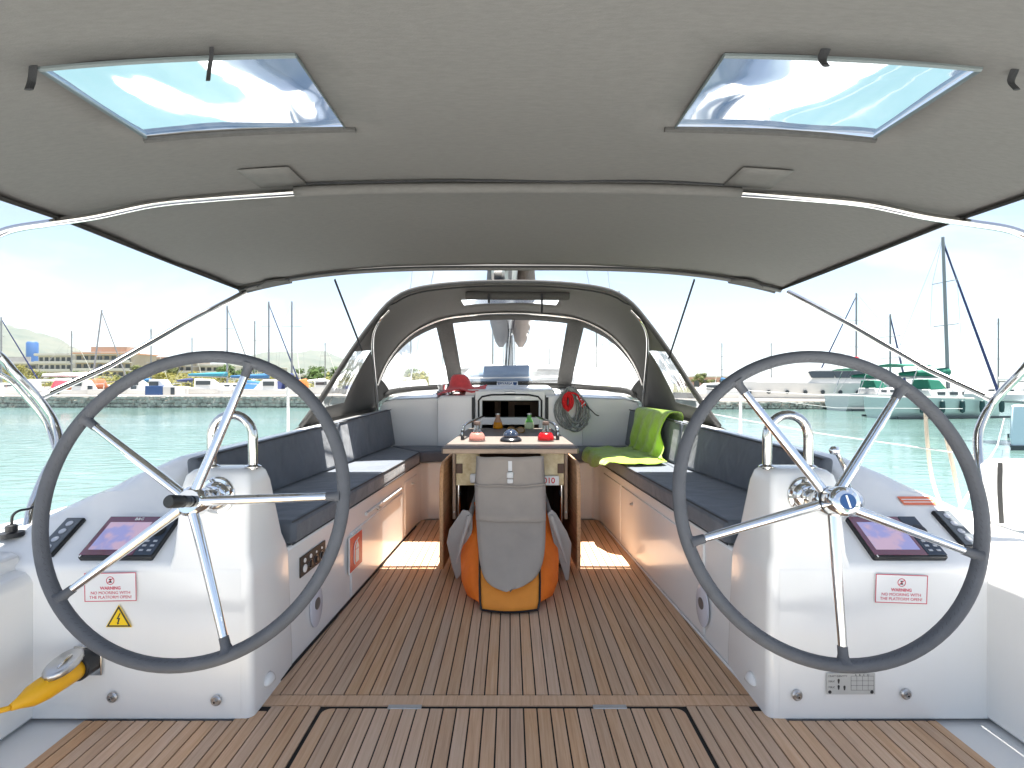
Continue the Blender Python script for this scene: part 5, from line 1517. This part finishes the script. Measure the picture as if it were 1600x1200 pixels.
# ================================================================== harbour background
random.seed(21)
CONC = mat('quay_concrete', (0.36, 0.34, 0.31), 0.9, var=0.2, vscale=0.6, bump=0.2, bscale=4)
STONE = mat('quay_stone', (0.40, 0.385, 0.345), 0.95, var=0.5, vscale=1.8, bump=0.5, bscale=9, objrand=0.1)
def quay(X0, X1, Y, top, lab):
    q = MB().box(X0, X1, Y, Y + 16, WZ - 1.5, top).build('quay', CONC, smooth=False, bevel=0.03)
    q['kind'] = 'structure'; q['label'] = lab
    sm = MB()
    nrow = 3
    hrow = (top - 0.14 - WZ) / nrow
    for r in range(nrow + 1):
        x = X0 - random.random() * 0.3
        while x < X1:
            w = random.uniform(0.25, 0.6)
            h = hrow * random.uniform(0.85, 1.1)
            c = V((x + w / 2, Y - 0.02 - random.random() * 0.10, WZ + (r - 0.65) * hrow + h / 2 + random.uniform(-.03, .03)))
            vs = []
            for dz in (-1, 1):
                for k in range(5):
                    a = 2 * math.pi * (k + random.uniform(-.2, .2)) / 5
                    vs.append(c + V((w * 0.5 * math.cos(a), 0.10 * math.sin(a) - (0.03 if dz > 0 else 0), dz * h * 0.46 * random.uniform(.8, 1.0))))
            sm.loft([vs[:5], vs[5:]])
            x += w * 0.95
    o = sm.build('wall_stones', STONE, q, smooth=False)
    o['kind'] = 'stuff'
    return q
QT = 0.25
quay(-95, 12, 39.0, QT, 'stone-faced quay on the left across the water')
quay(13.5, 25.5, 36.5, -0.05, 'stone-faced quay on the right across the water')
MB_land = MB().add([(-900, 54.9, 0.15), (400, 54.9, 0.15), (900, 2600, 0.3), (-2600, 2600, 0.3)], [(0, 1, 2, 3)]).build('shore', mat('shore_ground', (0.22, 0.22, 0.14), 0.95, var=0.3, vscale=0.05), smooth=False)
MB_land['kind'] = 'structure'; MB_land['label'] = 'flat scrubby shore behind the left quay'

# hills
def hill(name, cx, cy, w, d, h, seed, lab, pw=1.3):
    rows = []
    n, m = 60, 14
    for j in range(m + 1):
        v = j / m
        r = []
        for i in range(n + 1):
            u = -1 + 2 * i / n
            e = max(0.0, 1 - abs(u) ** pw) * math.sin(math.pi * v * 0.5 + 0.0)
            nz = mnoise.fractal(V((u * 3.0 + seed, v * 3, seed)), 0.9, 2.1, 6)
            r.append((cx + u * w, cy + v * d, -5 + h * e * (1 + 0.16 * nz) + 6 * nz * v))
        rows.append(r)
    o = MB().grid(rows).build(name, mat('hillside', (0.085, 0.085, 0.055), 0.95, var=0.6, vscale=0.006, vcol=(0.035, 0.05, 0.03), bump=0.5, bscale=0.02), angle=180)
    o['kind'] = 'structure'; o['label'] = lab
hill('hill', -3900, 2500, 1150, 1300, 500, 1.0, 'broad hazy hill rising at the far left beyond the buildings', 1.5)
hill('hill', -2150, 3900, 1250, 1500, 330, 5.0, 'low hazy hill between the left masts and the spray hood', 1.6)

# ---------------------------------------------------------------- buildings
BW = mat('building_white', (0.50, 0.49, 0.47), 0.85, var=0.05, vscale=0.3)
BB = mat('building_brown', (0.34, 0.295, 0.245), 0.85, var=0.1, vscale=0.3)
BG = mat('building_grey', (0.30, 0.30, 0.295), 0.85, var=0.1, vscale=0.3)
PINK = mat('building_pink', (0.45, 0.27, 0.24), 0.85)
WIN = mat('far_window', (0.05, 0.06, 0.07), 0.15)
ROOFT = mat('roof_terracotta', (0.52, 0.25, 0.15), 0.9)
def building(px0, px1, Y, floors, ny, m, lab, slab=True, roof=None, pent=False, fh=3.1, base=0.2, dep=14):
    X0 = (px0 - 797) * Y / F; X1 = (px1 - 797) * Y / F
    h = floors * fh
    b = thing('apartment_building', lab, 'building', ((X0 + X1) / 2, Y, base))
    MB().box(X0, X1, Y, Y + dep, base, base + h).build('wall', m, b, smooth=False)
    for f in range(floors):
        z = base + f * fh
        if slab:
            sb = MB().box(X0 - 0.4, X1 + 0.4, Y - 1.5, Y - 0.01, z + fh - 0.28, z + fh - 0.02).build('balcony', BW, b, smooth=False)
            MB().box(X0 - 0.4, X1 + 0.4, Y - 1.5, Y - 1.38, z + fh, z + fh + 0.75).build('parapet', BW, sb, smooth=False)
        w = (X1 - X0) / ny
        for i in range(ny):
            xw = X0 + (i + 0.5) * w
            MB().box(xw - w * 0.32, xw + w * 0.32, Y - 0.06, Y + 0.02, z + 0.35, z + fh - 0.75).build('window', WIN, b, smooth=False)
    r = MB().box(X0 - 0.5, X1 + 0.5, Y - (1.6 if slab else 0.5), Y + dep + 0.5, base + h + 0.0, base + h + 0.35).build('roof', roof or BW, b, smooth=False)
    if pent:
        MB().box(X0 + (X1 - X0) * .2, X1 - (X1 - X0) * .15, Y + 2, Y + 9, base + h + 0.35, base + h + 2.9).build('penthouse', m, b, smooth=False)
    return b
building(-60, 58, 210, 3, 9, BG, 'low grey block at the far left edge under the hill', slab=True, pent=True)
building(60, 112, 205, 4, 6, BW, 'white four-storey apartment block left of the brown one')
building(118, 205, 195, 4, 8, BB, 'brown apartment block with wide balconies and rooftop storey', pent=True, roof=ROOFT)
building(232, 300, 230, 4, 6, BB, 'sandy apartment block partly behind the wheel rim', roof=ROOFT)
building(302, 352, 235, 3, 5, BW, 'white apartment block seen inside the left wheel rim')
building(356, 430, 260, 3, 6, BG, 'pale grey block right of the trees inside the left wheel')
building(440, 520, 320, 2, 6, BW, 'distant low white block under the second hill')
building(1082, 1135, 150, 1, 4, PINK, 'low pink building at the right shore beyond the quay', slab=False, roof=BW, fh=3.6, base=-0.5)
tw2 = thing('water_tower', 'blue tank standing on a roof at the far left', 'tank', ((29 - 797) * 208 / F, 212, 13))
c0 = V(((29 - 797) * 208 / F, 214, 0))
MB().lathe([(2.0, 9.6), (2.0, 18.2), (1.6, 18.8), (0, 18.9)], 16, Matrix.Translation(c0)).build('tank', mat('tank_blue', (0.05, 0.12, 0.28), 0.5), tw2)
MB().lathe([(0.6, 0.2), (0.6, 9.6)], 10, Matrix.Translation(c0)).build('column', BG, tw2)

# ---------------------------------------------------------------- trees
def leaf_mat(n, c):
    return mat(n, c, 0.8, var=0.45, vscale=0.9, translucent=0.3, objrand=0.12)
LEAF = [leaf_mat('leaf_olive', (0.10, 0.12, 0.030)), leaf_mat('leaf_green', (0.055, 0.10, 0.022)), leaf_mat('leaf_yellow', (0.16, 0.15, 0.030))]
BARK = mat('bark', (0.10, 0.075, 0.05), 0.9, bump=0.4, bscale=6)
def tree_proto(i, h, w, nleaf):
    random.seed(40 + i)
    t = thing('tree', 'x', 'tree')
    MB().tube([(0, 0, 0), (0.1, 0, h * .25), (0.0, 0.1, h * .5)], [h * .03, h * .022, h * .012], 7).build('trunk', BARK, t)
    lb = MB()
    for k in range(6):
        a = k * 1.05 + random.random()
        e = V((math.cos(a) * w * .32, math.sin(a) * w * .32, h * random.uniform(.5, .8)))
        lb.tube([(0, 0, h * .28), (e.x * .5, e.y * .5, h * .45), e], [h * .012, h * .009, h * .004], 5)
    lb.build('limb', BARK, t)
    cr_ = MB()
    cl = [V((random.gauss(0, w * .23), random.gauss(0, w * .23), h * random.uniform(.38, .88))) for _ in range(20)]
    for _ in range(nleaf):
        c = random.choice(cl)
        d = V((random.gauss(0, 1), random.gauss(0, 1), random.gauss(0, 1))).normalized() * (random.random() ** .4) * w * 0.16
        d.z *= .8
        p = c + d
        s = h * random.uniform(.018, .04)
        nrm = (d.normalized() + V((random.uniform(-.5, .5), random.uniform(-.5, .5), random.uniform(0, .8)))).normalized()
        u = nrm.orthogonal().normalized(); v = nrm.cross(u)
        cr_.add([p - u * s, p - v * s * .6, p + u * s, p + v * s * .6], [(0, 1, 2, 3)])
    cr_.build('crown', LEAF[i % 3], t, smooth=False, fix=False)
    return t
protos = [tree_proto(0, 6, 6, 2600), tree_proto(1, 7, 7, 2800), tree_proto(2, 5, 7, 2400)]
used = [False] * 3
def tree(i, px, Y, sx, sz, lab, rot=None):
    if not used[i]:
        o = protos[i]; used[i] = True
    else:
        o = copy_tree(protos[i])
    o.location = ((px - 797) * Y / F, Y, 0.2)
    o.scale = (sx, sx, sz)
    o.rotation_euler = (0, 0, rot if rot is not None else random.uniform(0, 6))
    o['label'] = lab
    o['group'] = 'shore trees'
tree(2, 28, 118, 1.0, 1.1, 'yellowish tree at the far left above the blue boat cover')
tree(0, 58, 125, 0.9, 0.7, 'olive tree right of the yellowish one at far left')
tree(1, 122, 120, 1.0, 0.62, 'green tree in front of the brown apartment block')
tree(0, 218, 110, 1.1, 0.85, 'olive tree just left of the wheel rim top')
tree(2, 265, 105, 1.3, 0.7, 'broad yellowish tree inside the left wheel, leftmost there')
tree(0, 268, 140, 0.9, 0.95, 'rounded olive tree behind the broad yellowish one')
tree(2, 318, 100, 1.3, 0.7, 'broad yellowish tree inside the left wheel near its top spoke')
tree(1, 352, 128, 0.95, 0.92, 'green tree right beside the top spoke of the left wheel')
tree(1, 388, 150, 0.9, 0.9, 'green tree right of the top spoke, before the grey block')
tree(0, 420, 118, 1.2, 0.5, 'low olive tree under the two tall masts')
tree(1, 486, 105, 0.95, 0.72, 'bright green tree left of the spray hood, the left one')
tree(1, 522, 98, 1.1, 0.66, 'bright green tree left of the spray hood, the right one')
tree(0, 600, 100, 1.2, 0.62, 'olive tree seen through the left windscreen, left part')
tree(1, 628, 108, 1.1, 0.70, 'green tree seen through the left windscreen, middle part')
tree(0, 655, 100, 1.0, 0.55, 'olive tree seen through the left windscreen, right part')
tree(0, 1097, 120, 0.75, 0.62, 'small round tree on the right shore behind the quay')
# scrub belt behind the boatyard: a mass of low bushes
random.seed(77)
sb = MB()
for _ in range(9000):
    px = random.uniform(-80, 690)
    Y = random.uniform(60, 92)
    hz_ = 1.5 + 0.7 * math.sin(px * 0.05) + 0.5 * math.sin(px * 0.13 + Y)
    p = V(((px - 797) * Y / F, Y, 0.2 + random.random() ** 0.7 * hz_))
    s = random.uniform(0.10, 0.24)
    nrm = V((random.uniform(-1, 1), random.uniform(-1, 0.3), random.uniform(0, 1))).normalized()
    u = nrm.orthogonal().normalized(); v = nrm.cross(u)
    sb.add([p - u * s, p - v * s * .7, p + u * s, p + v * s * .7], [(0, 1, 2, 3)])
o = sb.build('scrub', LEAF[2], smooth=False, fix=False)
tag(o, 'belt of yellow-green scrub behind the boatyard', 'bushes', kind='stuff')

# ---------------------------------------------------------------- boats
HULLW = mat('boat_white', (0.50, 0.50, 0.49), 0.35)
FMAST = mat('far_mast', (0.20, 0.21, 0.22), 0.45)
HULLG = mat('boat_palegreen', (0.42, 0.50, 0.47), 0.35)
DKS = mat('boat_dark', (0.03, 0.04, 0.05), 0.4)
CV = {'blue': mat('cover_blue', (0.02, 0.10, 0.22), 0.8, wrinkle=0.3, wscale=2), 'navy': mat('cover_navy', (0.02, 0.03, 0.10), 0.8), 'green': mat('cover_green', (0.010, 0.13, 0.085), 0.8, wrinkle=0.3, wscale=2),
      'red': mat('cover_red', (0.45, 0.03, 0.05), 0.8), 'teal': mat('cover_teal', (0.02, 0.15, 0.21), 0.8), 'white': mat('cover_white', (0.72, 0.72, 0.70), 0.8), 'brown': mat('cover_brown', (0.30, 0.12, 0.06), 0.7), 'orange': mat('cover_orange', (0.45, 0.14, 0.03), 0.7)}
def hull_mb(Ln, B, fb, dr=0.4, n=12):
    """hull along local X, bow at +X, waterline z = 0"""
    rings = []
    for i in range(n + 1):
        u = i / n
        x = -Ln / 2 + Ln * u
        w = B / 2 * (1 - max(0, (u - 0.45) / 0.55) ** 2.2) * (0.82 + 0.18 * min(1, u / 0.3))
        w = max(w, 0.02)
        zt = fb * (1 + 0.25 * max(0, u - 0.4) ** 1.5)
        rake = 0.0 if u < 0.97 else 0.0
        rings.append([(x, -w, zt), (x, -w * 0.94, zt * 0.4), (x - 0.05 * Ln * u * u * 0.6, -w * 0.75, 0.0), (x - 0.07 * Ln * u * u, 0, -dr), (x - 0.05 * Ln * u * u * 0.6, w * 0.75, 0.0), (x, w * 0.94, zt * 0.4), (x, w, zt)])
    return MB().loft(rings)
def finish(t, px, Y, z, rot, lab, grp):
    t.location = ((px - 797) * Y / F, Y, z)
    t.rotation_euler = (0, 0, rot)
    t['label'] = lab
    t['group'] = grp
def sail_boat(px, Y, z, rot, Ln, mast_h, cover, lab, hullm=None, grp='sailing boats across the harbour', bimini=None, fenders=0, lean=0.0, furl=None, mx_=0.08, jx=None):
    t = thing('sailing_boat', lab, 'sailing boat')
    B, fb = Ln * 0.3, 0.95 + Ln * 0.02
    hb = hull_mb(Ln, B, fb).build('hull', hullm or HULLW, t, angle=40)
    for s in (-1, 1):
        MB().box(-Ln * .49, Ln * .40, s * B * .495 - 0.02 if s < 0 else s * B * .46, s * B * .46 if s < 0 else s * B * .495 + 0.02, 0.02, 0.13).build('waterline_stripe', DKS, hb)
    MB().loft([[(x, -w, fb - .02), (x, -w * .85, fb + h), (x, w * .85, fb + h), (x, w, fb - .02)] for x, w, h in ((-Ln * .18, B * .3, .42), (Ln * .1, B * .28, .45), (Ln * .28, B * .15, .2))]).build('cabin', HULLW, t, bevel=.05)
    for i in range(3):
        for s in (-1, 1):
            x = -Ln * .12 + i * Ln * .1
            MB().box(x, x + Ln * .06, s * B * .275 - .02, s * B * .275 + .02, fb + .12, fb + .28).build('cabin_window', DKS, t)
    mx0 = Ln * mx_
    MB().tube([(mx0, 0, fb), (mx0 - lean, 0, fb + mast_h)], [mast_h * .0075 + .03, mast_h * .006 + .02], 8).build('mast', FMAST, t)
    for k in (0.45, 0.72):
        MB().tube([(mx0 - lean * k, -B * .30, fb + mast_h * k), (mx0 - lean * k, B * .30, fb + mast_h * k)], .025, 6).build('spreader', FMAST, t)
    for s in (-1, 1):
        MB().tube([(mx0 - .2, s * B * .46, fb), (mx0 - lean * .72, s * B * .30, fb + mast_h * .72), (mx0 - lean, 0, fb + mast_h)], .008, 5).build('shroud', FMAST, t)
    MB().tube([(mx0 + jx if jx else Ln * .48, 0, fb + .3), (mx0 - lean, 0, fb + mast_h * .97)], [.075 if furl else .03, .04 if furl else .02], 7).build('furled_jib', furl or CV['white'], t)
    MB().tube([(-Ln * .48, 0, fb + .2), (mx0 - lean, 0, fb + mast_h)], .010, 5).build('backstay', FMAST, t)
    MB().tube([(mx0, 0, fb + 1.05), (-Ln * .34, 0, fb + 1.1)], .06, 8).build('boom', FMAST, t)
    MB().tube([(mx0 - .1, 0, fb + 1.35), (-Ln * .1, 0, fb + 1.3), (-Ln * .33, 0, fb + 1.22)], [.24, .19, .10], 10).build('sail_cover', CV[cover], t, angle=180)
    if bimini:
        MB().grid([[(x, y, fb + 1.75 - .12 * (abs(y) / (B * .4)) ** 2) for y in (-B * .4, -B * .2, 0, B * .2, B * .4)] for x in (-Ln * .42, -Ln * .3, -Ln * .2)]).build('bimini', CV[bimini], t, solid=.03, angle=180)
        for s in (-1, 1):
            MB().tube([(-Ln * .4, s * B * .4, fb), (-Ln * .31, s * B * .4, fb + 1.6)], .02, 6).build('bimini_leg', STEEL, t)
        MB().loft([[(x, -w, fb + .4), (x, -w * .8, fb + h), (x, w * .8, fb + h), (x, w, fb + .4)] for x, w, h in ((-Ln * .17, B * .26, .95), (-Ln * .08, B * .25, .9), (-Ln * .02, B * .22, .48))]).build('spray_hood', CV[bimini], t, bevel=.08)
    for i in range(fenders):
        x = -Ln * .32 + i * Ln * .62 / max(1, fenders - 1)
        MB().lathe([(0.0, -.34), (.10, -.28), (.12, 0), (.10, .28), (.02, .36)], 10, Matrix.Translation((x, -B * .5 - .06, fb * .58))).build('fender', DKS if not bimini else mat('fender_dark', (.02, .06, .06), .6), t)
    finish(t, px, Y, z, rot, lab, grp)
    t.location.x -= mx0 * math.cos(rot); t.location.y -= mx0 * math.sin(rot)
    return t
def motor_boat(px, Y, z, rot, Ln, lab, cover=None, cabin=True, hullm=None, grp='small boats along the quay'):
    t = thing('motor_boat', lab, 'motor boat')
    B, fb = Ln * .34, .55 + Ln * .05
    hull_mb(Ln, B, fb, .3).build('hull', hullm or HULLW, t, angle=40)
    if cabin:
        c_ = MB().loft([[(x, -w, fb - .02), (x, -w * .8, fb + h), (x, w * .8, fb + h), (x, w, fb - .02)] for x, w, h in ((-Ln * .12, B * .36, .9), (Ln * .08, B * .34, .85), (Ln * .22, B * .24, .1))]).build('cabin', HULLW, t, bevel=.05)
        for s in (-1, 1):
            MB().box(-Ln * .1, Ln * .07, s * B * .33 - .03, s * B * .33 + .03, fb + .35, fb + .7).build('side_window', WIN, c_)
    if cover:
        MB().loft([[(x, -w, fb - .03), (x, -w * .6, fb + h), (x, w * .6, fb + h), (x, w, fb - .03)] for x, w, h in ((-Ln * .46, B * .42, .25), (-Ln * .3, B * .46, .6), (-Ln * .02, B * .44, .8), (Ln * .02, B * .4, .3))]).build('cover', CV[cover], t, bevel=.06)
    MB().tube([(Ln * .44, -B * .12, fb + .1), (Ln * .44, -B * .12, fb + .55), (Ln * .2, -B * .4, fb + .5), (Ln * .2, -B * .4, fb + .05)], .025, 6).build('bow_rail', STEEL, t)
    MB().box(-Ln * .53, -Ln * .48, -.18, .18, -.1, fb + .35).build('outboard', DKS, t, bevel=.05)
    finish(t, px, Y, z, rot, lab, grp)
HS = -0.35       # keel blocks on the quay
# boats standing or lying along the left quay
yard = [(-20, 47, 'teal', 7.0, 'motor boat under a teal-blue cover at the far left edge'), (88, 49, 'red', 6.5, 'motor boat under a dark red cover right of the left stern rail'),
        (210, 44, None, 6.0, 'plain white motor boat left of the dark blue shed'), (322, 45, None, 6.5, 'white motor boat with cabin right of the dark blue shed'),
        (385, 46, 'blue', 6.0, 'motor boat under a blue cover by the top spoke'), (452, 46, 'navy', 6.0, 'motor boat under a navy cover left of the spray hood'),
        (505, 50, None, 6.0, 'white motor boat nearest the spray hood on the quay'), (45, 43, None, 5.0, 'small white boat on the quay behind the left stern rail'),
        (130, 43.5, None, 4.6, 'small white boat below the orange-brown boat'), (250, 43, None, 5.0, 'low white boat on the quay inside the left wheel'), (420, 43, None, 5.0, 'low white boat on the quay under the two masts'),
        (590, 46, 'navy', 6.0, 'navy-covered boat seen through the left windscreen'), (665, 47, 'white', 7.0, 'white-covered boat seen through the windscreen by the hat'), (1110, 43, None, 6, 'small white boat on the right beyond the quay wall')]
for i, (px, Y, cv, Ln, lab) in enumerate(yard):
    motor_boat(px, Y, -0.15 if px < 1000 else -0.5, R(random.uniform(-25, 25)) + (math.pi if i % 3 == 1 else 0), Ln, lab, cover=cv, cabin=cv is None, hullm=None)
motor_boat(158, 45.5, 0.0, R(-8), 5.4, 'orange-brown hulled boat on the quay left of the wheel', cover='brown', cabin=False, hullm=CV['brown'])
motor_boat(480, 44.5, 0.1, R(10), 3.4, 'small orange boat on the quay near the left spray hood side', cover='orange', cabin=False)
shed = thing('storage_shed', 'dark blue flat-roofed shed on the quay inside the left wheel', 'shed', ((262 - 797) * 42 / F, 42, QT))
xs0 = (262 - 797) * 42 / F
MB().box(xs0 - 1.3, xs0 + 0.1, 41.2, 43, QT, QT + 0.75).build('blue_wall', mat('shed_blue', (0.02, 0.06, 0.17), 0.6), shed, bevel=.02)
MB().box(xs0 + 0.102, xs0 + 1.1, 41.25, 43, QT, QT + 0.70).build('white_wall', BW, shed, bevel=.02)
MB().box(xs0 + 0.75, xs0 + 1.05, 41.22, 41.3, QT + 0.05, QT + 0.6).build('door', DKS, shed)
random.seed(3)
# sailing boats behind the left quay (only cabins and masts stand out)
NV = CV['navy']
sail_boat(143, 52, HS, R(62), 9.5, 8.0, 'white', 'sailing boat with leaning mast left of the wheel', lean=-0.9, jx=3.4, furl=FMAST)
sail_boat(2, 50, HS, R(60), 9, 6.9, 'blue', 'sailing boat whose mast stands at the far left edge', furl=NV, jx=3.0)
sail_boat(355, 52, HS, R(68), 10, 8.3, 'teal', 'sailing boat with mast rising behind the top of the left wheel', jx=3.6, furl=FMAST)
sail_boat(420, 50, HS - 0.2, R(66), 10, 8.6, 'blue', 'sailing boat with furled dark jib right of the left wheel', furl=NV, jx=4.0)
sail_boat(456, 48, HS - 0.2, R(100), 9.5, 8.3, 'navy', 'sailing boat with plain mast nearest the left bimini corner')
sail_boat(642, 70, WZ, R(80), 10, 10.2, 'white', 'sailing boat seen through the left windscreen pane')
sail_boat(692, 88, WZ, R(85), 10, 7.5, 'white', 'small-masted sailing boat seen through the left windscreen pane')
sail_boat(770, 80, WZ, R(95), 10, 11.5, 'white', 'sailing boat with mast left of the own mast')
sail_boat(858, 75, WZ, R(92), 11, 14.0, 'blue', 'sailing boat with mast just right of the sail bag')
sail_boat(932, 70, WZ, R(75), 10, 11.0, 'white', 'sailing boat seen through the right windscreen, left mast')
sail_boat(968, 55, WZ, R(75), 10, 10.5, 'white', 'sailing boat seen through the right windscreen, right mast', lean=0.8)
sail_boat(984, 100, WZ, R(88), 10, 8, 'white', 'distant sailing boat low in the right windscreen')
for j, (px, Y, mh, lab) in enumerate(((112, 64, 7.5, 'thin-masted boat behind the brown apartment block trees'), (236, 66, 8.0, 'thin-masted boat left of the wheel rim top'), (300, 62, 6.5, 'short thin mast inside the left wheel rim'),
                                     (398, 68, 9.2, 'thin-masted boat between the wheel top and the furled jib'), (508, 66, 6.2, 'short thin mast just left of the spray hood'), (1128, 58, 5.5, 'short thin mast right of the spray hood'),
                                     (1205, 64, 6.0, 'thin mast rising behind the motor yacht bow'), (1560, 52, 7.5, 'thin mast between the tall mast and the stern rail'))):
    sail_boat(px, Y, -0.8, R(70 + 13 * (j % 4)), 8.0, mh, ('white', 'blue', 'navy', 'white')[j % 4], lab)
# right side
sail_boat(1338, 46, WZ, R(118), 11, 8.8, 'white', 'sailing boat with dark backstay inside the right wheel', furl=NV, jx=4.0)
sail_boat(1391, 36, WZ, R(14), 8.0, 5.6, 'green', 'short-masted sailing boat with green covers inside the right wheel', bimini='green', fenders=3, furl=NV, jx=1.5)
sail_boat(1482, 27.6, WZ, R(8), 7.6, 8.6, 'green', 'pale green hulled sailing boat with tall mast and dark fenders', hullm=HULLG, bimini='green', fenders=5, furl=NV, jx=3.1, lean=0.35, mx_=0.06)
sail_boat(1690, 44, WZ, R(170), 9, 9.0, 'white', 'sailing boat at the far right edge behind the stern rail')
# motor yacht moored behind the right quay
my = thing('motor_yacht', 'large white motor yacht with dark portholes behind the right quay', 'motor yacht')
hull_mb(13.0, 3.6, 1.75, .5).build('hull', HULLW, my, angle=40)
MB().loft([[(x, -w, 1.7), (x, -w * .86, 1.7 + h), (x, w * .86, 1.7 + h), (x, w, 1.7)] for x, w, h in ((-4.2, 1.5, 1.25), (-0.5, 1.5, 1.3), (2.2, 1.2, .55), (4.2, .6, .1))]).build('superstructure', HULLW, my, bevel=.12, seg=3)
for s in (-1, 1):
    for x0, x1 in ((-4.0, -2.9), (-2.75, -1.7), (-1.55, 0.2)):
        MB().loft([[(x0, s * 1.42, 2.2), (x1, s * 1.42, 2.2), (x1 + .25, s * 1.34, 2.75), (x0, s * 1.34, 2.75)], [(x0, s * 1.50, 2.2), (x1, s * 1.50, 2.2), (x1 + .25, s * 1.40, 2.75), (x0, s * 1.40, 2.75)]]).build('cabin_window', DKS, my)
    for i in range(6):
        MB().lathe([(.16, -.03), (.16, .03)], 12, Matrix.Translation((-3.2 + i * 1.35, s * (1.80 if i < 4 else 1.66 - .25 * (i - 4)), 1.05)) @ Matrix.Rotation(R(90), 4, 'X')).build('porthole', DKS, my)
MB().tube([(-2.6, 0, 2.9), (-2.9, 0, 4.3)], .05, 8).build('radar_mast', HULLW, my)
MB().box(-3.2, -2.4, -.35, .35, 3.75, 3.87).build('radar', HULLW, my, bevel=.04)
MB().add([(-3.4, 0, 3.5), (-4.3, 0, 3.45), (-4.3, 0.02, 3.95), (-3.4, 0.02, 4.0)], [(0, 1, 2, 3)]).build('flag', RED, my, solid=.01)
finish(my, 1258, 43, WZ + 0.1, R(176), 'large white motor yacht with dark portholes behind the right quay', 'boats at the right quay')
wl = MB().box((1150 - 797) * 60 / F, (1345 - 797) * 60 / F, 60, 62, WZ, 0.75).build('breakwater', mat('breakwater_stone', (0.40, 0.33, 0.24), .95, var=.3, vscale=.8), smooth=False)
tag(wl, 'long sandy breakwater wall behind the motor yacht', 'wall')
# pale blue hull close by on the right
nb_ = thing('moored_hull', 'pale blue-white boat stern moored close at the far right edge', 'boat', ((1592 - 797) * 14.5 / F, 14.5, WZ))
PALEB = mat('boat_paleblue', (0.50, 0.60, 0.66), 0.3)
def hx_(y): return (1580 - 797) * y / F + (y - 14.0) * 0.25
X0 = hx_(14.0)
MB().loft([[(hx_(y) + .02 + dx, y, WZ - .3), (hx_(y) - .10 + dx, y, WZ + .35), (hx_(y) - .05 + dx, y, WZ + 1.22), (X0 + 8, y, WZ + 1.35), (X0 + 8, y, WZ - .3)] for dx, y in ((0.10, 13.9), (0.0, 14.2), (0.0, 17.2), (0.2, 17.6))]).build('hull', PALEB, nb_, bevel=.04)
MB().loft([[(hx_(y) - .02 + dx, y, WZ - .05), (hx_(y) - .085 + dx, y, WZ + .13), (X0 + 3, y, WZ + .13), (X0 + 3, y, WZ - .05)] for dx, y in ((0.08, 13.87), (-0.02, 14.18), (-0.02, 17.2))]).build('boot_stripe', DKS, nb_)
MB().box(X0 + .8, X0 + 4.5, 14.3, 16.4, WZ + 1.3, WZ + 1.55).build('deck_edge', HULLW, nb_, bevel=.06)
for (a, b_, lab) in (((2.0, 2.3, 0.55), (X0, 14.2, 0.2), 'thin mooring line from the yacht to the pale blue hull'), ((14.0, 28, 0.3), (X0, 15.5, 0.4), 'thin mooring line between the ketch and the pale blue hull')):
    a, b_ = V(a), V(b_)
    o = MB().tube([a, a.lerp(b_, .5) + V((0, 0, -.22)), b_], .010, 5).build('mooring_line', WIRE)
    tag(o, lab, 'mooring line', 'mooring lines')

# ================================================================== harbour haze
hz = MB().box(-9200, 9200, -800, 14200, WZ - 6, 620).build('haze', mat('haze', (1, 1, 1)), smooth=False)
hm_ = hz.data.materials[0]; ht = hm_.node_tree; ht.nodes.clear()
ho = ht.nodes.new('ShaderNodeOutputMaterial'); hv = ht.nodes.new('ShaderNodeVolumePrincipled')
hv.inputs['Color'].default_value = (0.80, 0.90, 1.0, 1); hv.inputs['Density'].default_value = 0.00005; hv.inputs['Anisotropy'].default_value = 0.2
ht.links.new(hv.outputs['Volume'], ho.inputs['Volume'])
hz['kind'] = 'stuff'; hz['label'] = 'pale summer haze over the harbour'
hz.display_type = 'WIRE'
